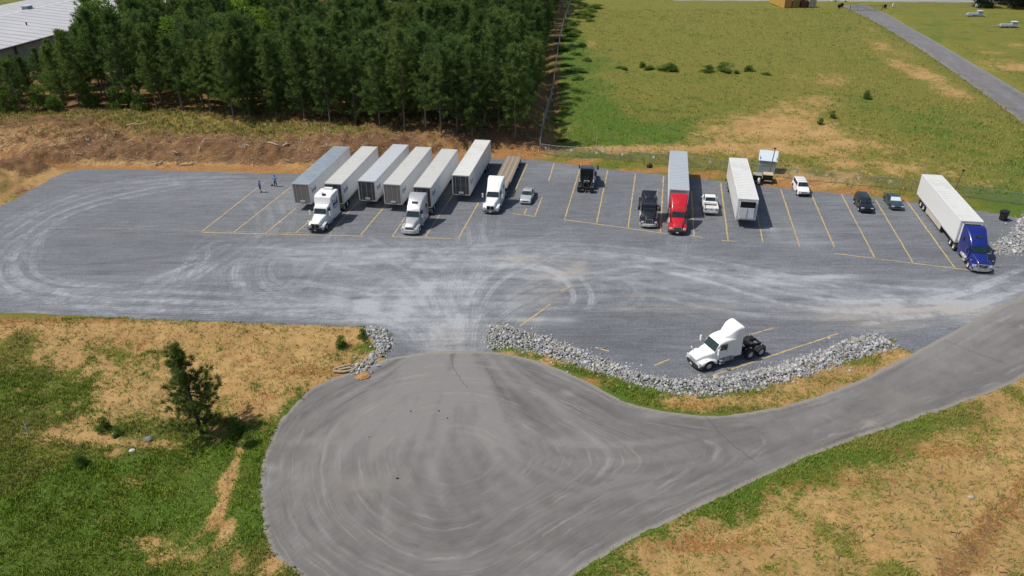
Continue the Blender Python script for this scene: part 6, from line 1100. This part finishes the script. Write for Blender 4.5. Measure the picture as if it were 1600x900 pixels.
for i in range(70):
    x = rb.uniform(-88, -28); y = np.interp(x, [-90, -34, -20], [117, 114.6, 116]) + abs(rb.gauss(4.5, 4.2)) + .6
    branch('pale cut branch among many scattered over the debris bank', x, float(y), rb.uniform(.6, 1.7), rb.uniform(0, 3.14), 300 + i, pale_stick if rb.random() < .72 else brown_stick, .35, 'cut branches on the debris bank', 'branch', rb.uniform(.035, .075))
def twigs(name, label, n, f, seed, mt=None):
    r = np.random.default_rng(seed); x, y = f(r, n); z = height(x, y); a = r.uniform(0, 3.14, n); L = r.uniform(.15, .6, n); w = r.uniform(.015, .035, n); d = np.stack([np.cos(a), np.sin(a), r.uniform(-.15, .3, n)], 1) * L[:, None] / 2; s = np.stack([-np.sin(a), np.cos(a), 0 * a], 1) * w[:, None]; c = np.stack([x, y, z + .06 + np.abs(d[:, 2])], 1); u = np.array([0, 0, .03])
    V = np.stack([c - d - s, c - d + s, c + d + s, c + d - s, c - d + u, c + d + u], 1).reshape(-1, 3); b = np.arange(n)[:, None] * 6
    F = np.vstack([b + [0, 3, 5, 4], b + [1, 4, 5, 2], b + [0, 1, 2, 3]]); o = link(name, np_mesh(name, V, F, mt or pale_stick)); tag(o, label, 'twigs', None, 'stuff')
twigs('twig_litter', 'fine pale chips and twigs covering the cleared bank below the woods', 2400, lambda r, n: (lambda x: (x, np.interp(x, [-90, -34, 6], [117, 114.8, 119]) + np.abs(r.normal(4.5, 4.0, n)) + .5))(r.uniform(-95, -4, n)), 71)
twigs('twig_litter', 'dead twigs strewn over the sandy ground right of the road', 420, lambda r, n: (lambda x: (x, 33 + .5 * (x - 4) - 3.2 - r.uniform(0, 12, n)))(r.uniform(12, 50, n)), 72, brown_stick)
def dead_branch():
    x, y = -42.6, 50.6; o = thing('dead_branch', 'bleached dead branch sticking up from the left slope', 'branch', (x, y, hz(x, y) - .1)); g = paint('bleached_wood', (.50, .48, .44), .85)
    m = MB(); m.tube([(0, 0, 0), (.1, 0, .7), (.0, .1, 1.5)], [.06, .045, .02], 6); m.build('stem', g, o)
    for p, q in (((.1, 0, .6), (.6, .1, 1.0)), ((.08, 0, .8), (-.4, 0, 1.3)), ((.05, .05, 1.1), (.45, -.1, 1.6)), ((.02, 0, .3), (-.5, .1, .25))): m = MB(); m.tube([p, q], [.03, .012], 5); m.build('twig', g, o)
dead_branch()
for i, (x, y, s, lab) in enumerate([(-35.0, 50.7, .55, 'pale boulder in the gully left of the lone pine'), (-31.9, 50.2, .7, 'pale split boulder just left of the lone pine'), (-32.6, 48.6, .5, 'low pale boulder below the lone pine gully'), (34.6, 41.0, .5, 'dark rock at the head of the eroded gully')]): lumpy('boulder', lab, 'rock', x, y, (s, s * .8, s * .6), STONE, 40 + i)
# yellow-flowered weed clumps, uncountable
def flowers():
    r = np.random.default_rng(5); n = 330; x = np.concatenate([r.normal(-25.5, 2.0, n // 2), r.normal(-33, 7, n - n // 2)]); y = np.concatenate([r.normal(42.5, 2.6, n // 2), r.normal(43, 5, n - n // 2)]); k = paved(x, y) > .4; x, y = x[k], y[k]; z = height(x, y); c = np.stack([x, y, z + r.uniform(.25, .5, len(x))], 1); s = r.uniform(.015, .035, (len(x), 1)); e1 = np.array([[1, 0, .3]]) * s; e2 = np.array([[0, 1, .2]]) * s
    V = np.stack([c - e1, c - e2, c + e1, c + e2], 1).reshape(-1, 3); tag(link('wildflowers', np_mesh('wildflowers', V, np.arange(len(V)).reshape(-1, 4), paint('petals', (.55, .42, .06), .7, 0, .3, (.7, .7, .6), .3))), 'scattered small yellow and white wildflowers in the left grass', 'flowers', None, 'stuff')
flowers()
# ================================================================ FAR OBJECTS
def container(label, x, y, rz, col, L=6.1, marks=False):
    o = thing('shipping_container', label, 'container', (x, y, hz(x, y) + .05), rz, 'storage containers in the far field'); W, H = 2.44, 2.75; mt = col; hx = W / 2
    for s in (-1, 1):
        m = MB(); n = 30; V = []; F = []                                                 # corrugated side walls
        for k in range(n + 1):
            yy = .1 + (L - .2) * k / n; xx = s * (hx - .02 - (.035 if (k // 1) % 2 else 0)); V += [(xx, yy, .12), (xx, yy, H - .12)]
        for k in range(n): F.append((2 * k, 2 * k + 2, 2 * k + 3, 2 * k + 1))
        m.add(V, F); m.build('side_wall', mt, o)
        for yy in (.06, L - .06): m = MB(); m.box((s * (hx - .05), yy, H / 2), (.12, .12, H)); m.build('corner_post', mt, o)
        m = MB(); m.bx(s * (hx - .1), s * hx, .12, L - .12, H - .12, H); m.build('top_rail', mt, o); m = MB(); m.bx(s * (hx - .1), s * hx, .12, L - .12, 0, .12); m.build('bottom_rail', mt, o)
    m = MB(); m.bx(-hx + .1, hx - .1, .05, L - .05, H - .09, H - .04); m.build('roof', mt, o)
    m = MB(); m.bx(-hx + .1, hx - .1, L - .08, L - .03, .05, H - .1); m.build('end_wall', mt, o)
    for s in (-1, 1):
        m = MB(); m.bx(s * .02, s * (hx - .1), .03, .09, .1, H - .1); d = m.build('door', mt, o)
        for q in (.3, .85): m = MB(); m.tube([(s * q, .01, .1), (s * q, .01, H - .12)], .025, 5); m.build('lock_rod', galv, d)
    if marks:
        for q in (-.35, -.1, .15): m = MB(); m.box((q + .6, -.005, 2.3), (.16, .02, .2)); m.build('marking', white, o)
    return o
c_tan = paint('container_tan', (.50, .29, .065), .6, .1, .5, (.22, .12, .05), .8); c_olive = paint('container_olive', (.30, .19, .05), .6, .1, .5, (.16, .1, .05), .8); c_mar = paint('container_maroon', (.10, .012, .022), .55, .1, .4, (.16, .06, .05), .8); c_pale = paint('container_pale', (.48, .42, .34), .6, .1, .4, (.3, .24, .18), .8)
rzc = R(6)
container('tan storage container at the left end of the far row', 93.5, 263.2, rzc, c_tan, 12.2); container('olive tan storage container, second in the far row', 96.3, 263.5, rzc, c_olive); container('maroon storage container with white markings in the far row', 99.2, 263.8, rzc, c_mar, marks=True); container('pale beige storage container at the right end of the far row', 102.1, 264.1, rzc, c_pale)
def gate():
    a, b = Vector((113.3, 260.2, 0)), Vector((124.2, 260.6, 0)); d = (b - a).normalized(); rz = math.atan2(d.y, d.x)
    for i, (p, sgn, L) in enumerate(((a, 1, 5.2), (b, -1, 5.2))):
        o = thing('swing_gate', ['left leaf of the dark wire gate across the far road', 'right leaf of the dark wire gate across the far road'][i], 'gate', (p.x, p.y, .03), rz if sgn > 0 else rz + math.pi)
        m = MB()
        for (u, v) in (((.1, 0, .15), (L, 0, .15)), ((.1, 0, 1.7), (L, 0, 1.7)), ((.1, 0, .15), (.1, 0, 1.7)), ((L, 0, .15), (L, 0, 1.7)), ((L / 2, 0, .15), (L / 2, 0, 1.7))): m.tube([u, v], .035, 6)
        m.build('frame', black_metal, o); m = MB()
        for k in range(60): m.bx(.1 + k * L / 60, .1 + k * L / 60 + .012, -.006, .006, .16, 1.69)
        q = m.build('wire_mesh', galv, o); q['kind'] = 'stuff'
        m = MB(); m.tube([(0, 0, -.2), (0, 0, 2.0)], .07, 8); m.build('hinge_post', black_metal, o)
        if i == 0: m = MB(); m.bx(2.9, 3.9, -.06, -.04, .85, 1.5); m.build('sign_plate', sign_white, o)
gate()
def cabinet(label, x, y, w, h, mat):
    o = thing('utility_cabinet', label, 'cabinet', (x, y, hz(x, y)), .2); m = MB(); m.box((0, 0, h * .62), (w, w * .7, h * .76)); m.build('box', mat, o, bevel=.04); m = MB(); m.box((0, 0, h * .12), (w * .5, w * .5, h * .24)); m.build('pedestal', galv, o)
cabinet('black box cabinet left of the far gate', 110.6, 262.6, .9, 1.3, grille_black); cabinet('dark cabinet on the gate post side of the far road', 112.6, 265.5, .9, 1.3, black_metal); cabinet('black box beside the right leaf of the far gate', 125.4, 261.4, .8, 1.3, grille_black); cabinet('white marker box in the grass right of the far gate', 129.0, 263.4, .45, 1.5, white); cabinet('pale square box in the far right grass by the trees', 156.5, 261.5, 1.4, 1.2, paint('pale_green_box', (.55, .65, .62), .5))
def solar_trailer(label, x, y, rz):
    o = thing('equipment_trailer', label, 'trailer', (x, y, hz(x, y)), rz, 'grey equipment trailers in the far grass'); g = paint('equip_grey', (.36, .40, .45), .45, .3, .2)
    m = MB(); m.box((0, 0, .55), (4.2, 1.8, .12)); m.build('bed', g, o); m = MB(); m.box((-.5, 0, .85), (3.0, 1.5, .45), top=(.9, .8)); m.build('panel_stack', g, o, bevel=.04)
    m = MB(); m.box((1.6, 0, 1.15), (1.5, 1.6, 1.1), top=(.92, .92)); m.build('cabinet', g, o, bevel=.05); m = MB(); m.box((1.6, 0, 1.74), (1.6, 1.7, .07)); m.build('lid', white, o)
    m = MB(); m.tube([(-2.1, -.7, .5), (-4.0, 0, .45)], .05, 6); m.tube([(-2.1, .7, .5), (-4.0, 0, .45)], .05, 6); m.build('tow_bar', galv, o)
    for sx, sy in ((-1.8, -1), (-1.8, 1), (2.2, -1), (2.2, 1)): m = MB(); m.tube([(sx, sy * .8, .5), (sx + (.9 if sx > 0 else -.5), sy * 1.9, .45), (sx + (.9 if sx > 0 else -.5), sy * 1.9, .02)], .045, 6); m.build('outrigger', galv, o)
    for s in (1, -1): wheel(o, .4, s * .98, 'c', 'alu')
    m = MB(); m.tube([(3.3, .3, .0), (3.3, .3, 1.1)], .05, 6); m.build('jack', wood_pale, o)
solar_trailer('grey equipment trailer with white-lidded cabinet, the farther of two', 145.5, 244.0, R(-8)); solar_trailer('grey equipment trailer with white-lidded cabinet, the nearer of two', 144.6, 224.6, R(-12))

# ================================================================ PEOPLE
def skinned(name, verts, edges, radii, mat, parent, sub=2):
    me = bpy.data.meshes.new(name); me.from_pydata(verts, edges, []); o = link(name, me); sk = o.modifiers.new('skin', 'SKIN'); ss = o.modifiers.new('sub', 'SUBSURF'); ss.levels = ss.render_levels = sub
    for i, r in enumerate(radii): me.skin_vertices[0].data[i].radius = (r if isinstance(r, tuple) else (r, r))
    me.skin_vertices[0].data[0].use_root = True
    ev = o.evaluated_get(bpy.context.evaluated_depsgraph_get()); nm = bpy.data.meshes.new_from_object(ev); bpy.data.objects.remove(o); nm.materials.clear(); nm.materials.append(mat); nm.polygons.foreach_set('use_smooth', [True] * len(nm.polygons)); return link(name, nm, parent)
skin = paint('skin', (.36, .19, .13), .6); hairm = paint('hair_dark', (.02, .015, .012), .6)
def person(label, loc, rz, shirt, legs_m, stance, arms, shorts=False, head_dip=.0):
    """arms: per side (elbow, hand) positions; x is forward, y left"""
    o = thing('person', label, 'person', loc, rz); st = stance
    V = [(0, 0, .95), (0, 0, 1.12), (.01, 0, 1.36), (.02, 0, 1.49), (.04 + head_dip, 0, 1.58), (.06 + head_dip * 1.4, 0, 1.70)]; E = [(0, 1), (1, 2), (2, 3), (3, 4), (4, 5)]; Rr = [(.10, .08), (.09, .07), (.10, .07), .055, .075, .085]
    for s in (1, -1):
        k = len(V); hx, hy = st[0 if s > 0 else 1]; V += [(0, s * .10, .90), (hx * .5 + .02, s * .10 + hy * .5, .50), (hx, s * .11 + hy, .09), (hx + .16, s * .12 + hy, .04)]; E += [(0, k), (k, k + 1), (k + 1, k + 2), (k + 2, k + 3)]; Rr += [.085, .058, .042, .035]
        k = len(V); el, hd = arms[0 if s > 0 else 1]; V += [(.01, s * .19, 1.42), el, hd]; E += [(2, k), (k, k + 1), (k + 1, k + 2)]; Rr += [.045, .036, .030]
        e, h_ = Vector(el), Vector(hd); f = (h_ - e).normalized(); sd = f.orthogonal().normalized(); pm = h_ + f * .06; k2 = len(V); V.append(tuple(pm)); E.append((k + 2, k2)); Rr.append((.036, .018))
        for q in range(5):
            off = sd * ((q - 1.5) * .021) if q < 4 else sd * -.05; ln = [.075, .085, .08, .06, .045][q]; base = pm + off + (f * .02 if q < 4 else -f * .02); k3 = len(V); V += [tuple(base), tuple(base + f * ln * .5), tuple(base + f * ln * .8 + f.cross(sd) * ln * .4)]; E += [(k2, k3), (k3, k3 + 1), (k3 + 1, k3 + 2)]; Rr += [.009, .0085, .007]
    bd = skinned('body', V, E, Rr, skin, o, 1)
    hx = .06 + head_dip * 1.4
    m = MB(); m.lathe([(.02, .13), (.085, .115), (.115, .06), (.118, 0), (.11, -.05)], (hx - .015, 0, 1.72), 'z', 14); m.build('hair', hairm, o, 60)
    for nm, c, d in (('nose', (hx + .085, 0, 1.69), (.03, .024, .035)), ('ear', (hx, .092, 1.70), (.03, .015, .05)), ('ear', (hx, -.092, 1.70), (.03, .015, .05))): m = MB(); m.box(c, d); m.build(nm, skin, bd, bevel=.008)
    for s in (1, -1): m = MB(); m.box((hx + .085, s * .033, 1.715), (.012, .024, .012)); m.build('eye', hairm, bd)
    m = MB(); m.box((hx + .09, 0, 1.645), (.012, .045, .01)); m.build('mouth', paint('lips', (.25, .08, .07), .6), bd)
    # clothing follows the body a little outside it
    V2 = [(0, 0, .86), (0, 0, 1.08), (.01, 0, 1.36), (.02, 0, 1.47)]; E2 = [(0, 1), (1, 2), (2, 3)]; R2 = [(.19, .15), (.18, .145), (.20, .15), .10]
    for s in (1, -1): k = len(V2); el, hd = arms[0 if s > 0 else 1]; V2 += [(.01, s * .19, 1.42), tuple(Vector((.01, s * .19, 1.42)).lerp(Vector(el), .95)), tuple(Vector(el).lerp(Vector(hd), .35))]; E2 += [(2, k), (k, k + 1), (k + 1, k + 2)]; R2 += [.088, .068, .056]
    skinned('shirt', V2, E2, R2, shirt, o, 1)
    V3 = [(0, 0, .99), (0, 0, .91)]; E3 = [(0, 1)]; R3 = [(.13, .11), (.14, .12)]
    for s in (1, -1):
        hx2, hy = st[0 if s > 0 else 1]; k = len(V3); V3 += [(0, s * .10, .88), (hx2 * .5 + .02, s * .10 + hy * .5, .50)]; E3 += [(1, k), (k, k + 1)]; R3 += [.105, .082]
        if not shorts: V3.append((hx2, s * .11 + hy, .10)); E3.append((k + 1, k + 2)); R3.append(.062)
        m = MB(); m.box((hx2 + .06, s * .115 + hy, .05), (.28, .10, .10), top=(.8, .8)); m.build('shoe', rubber, o, bevel=.02)
    skinned('shorts' if shorts else 'trousers', V3, E3, R3, legs_m, o, 1)
    return o
navy = paint('navy_shirt', (.025, .075, .36), .8); sky_blue = paint('blue_shirt', (.07, .22, .58), .8); dark_cloth = paint('dark_trousers', (.012, .016, .035), .85)
person('person in a dark blue shirt and shorts walking on the gravel, hand raised', (-37.75, 104.75, .005), R(60), navy, dark_cloth, ((.14, .0), (-.12, .0)), (((.12, .30, 1.24), (.30, .16, 1.42)), ((-.10, -.30, 1.20), (.02, -.32, .98))), shorts=True, head_dip=.02)
person('person in a light blue shirt and dark trousers standing with legs apart', (-36.1, 107.05, .005), R(80), sky_blue, dark_cloth, ((.02, .08), (-.02, -.10)), (((.04, .30, 1.20), (.22, .20, 1.12)), ((.02, -.34, 1.22), (.18, -.18, 1.26))), head_dip=.03)
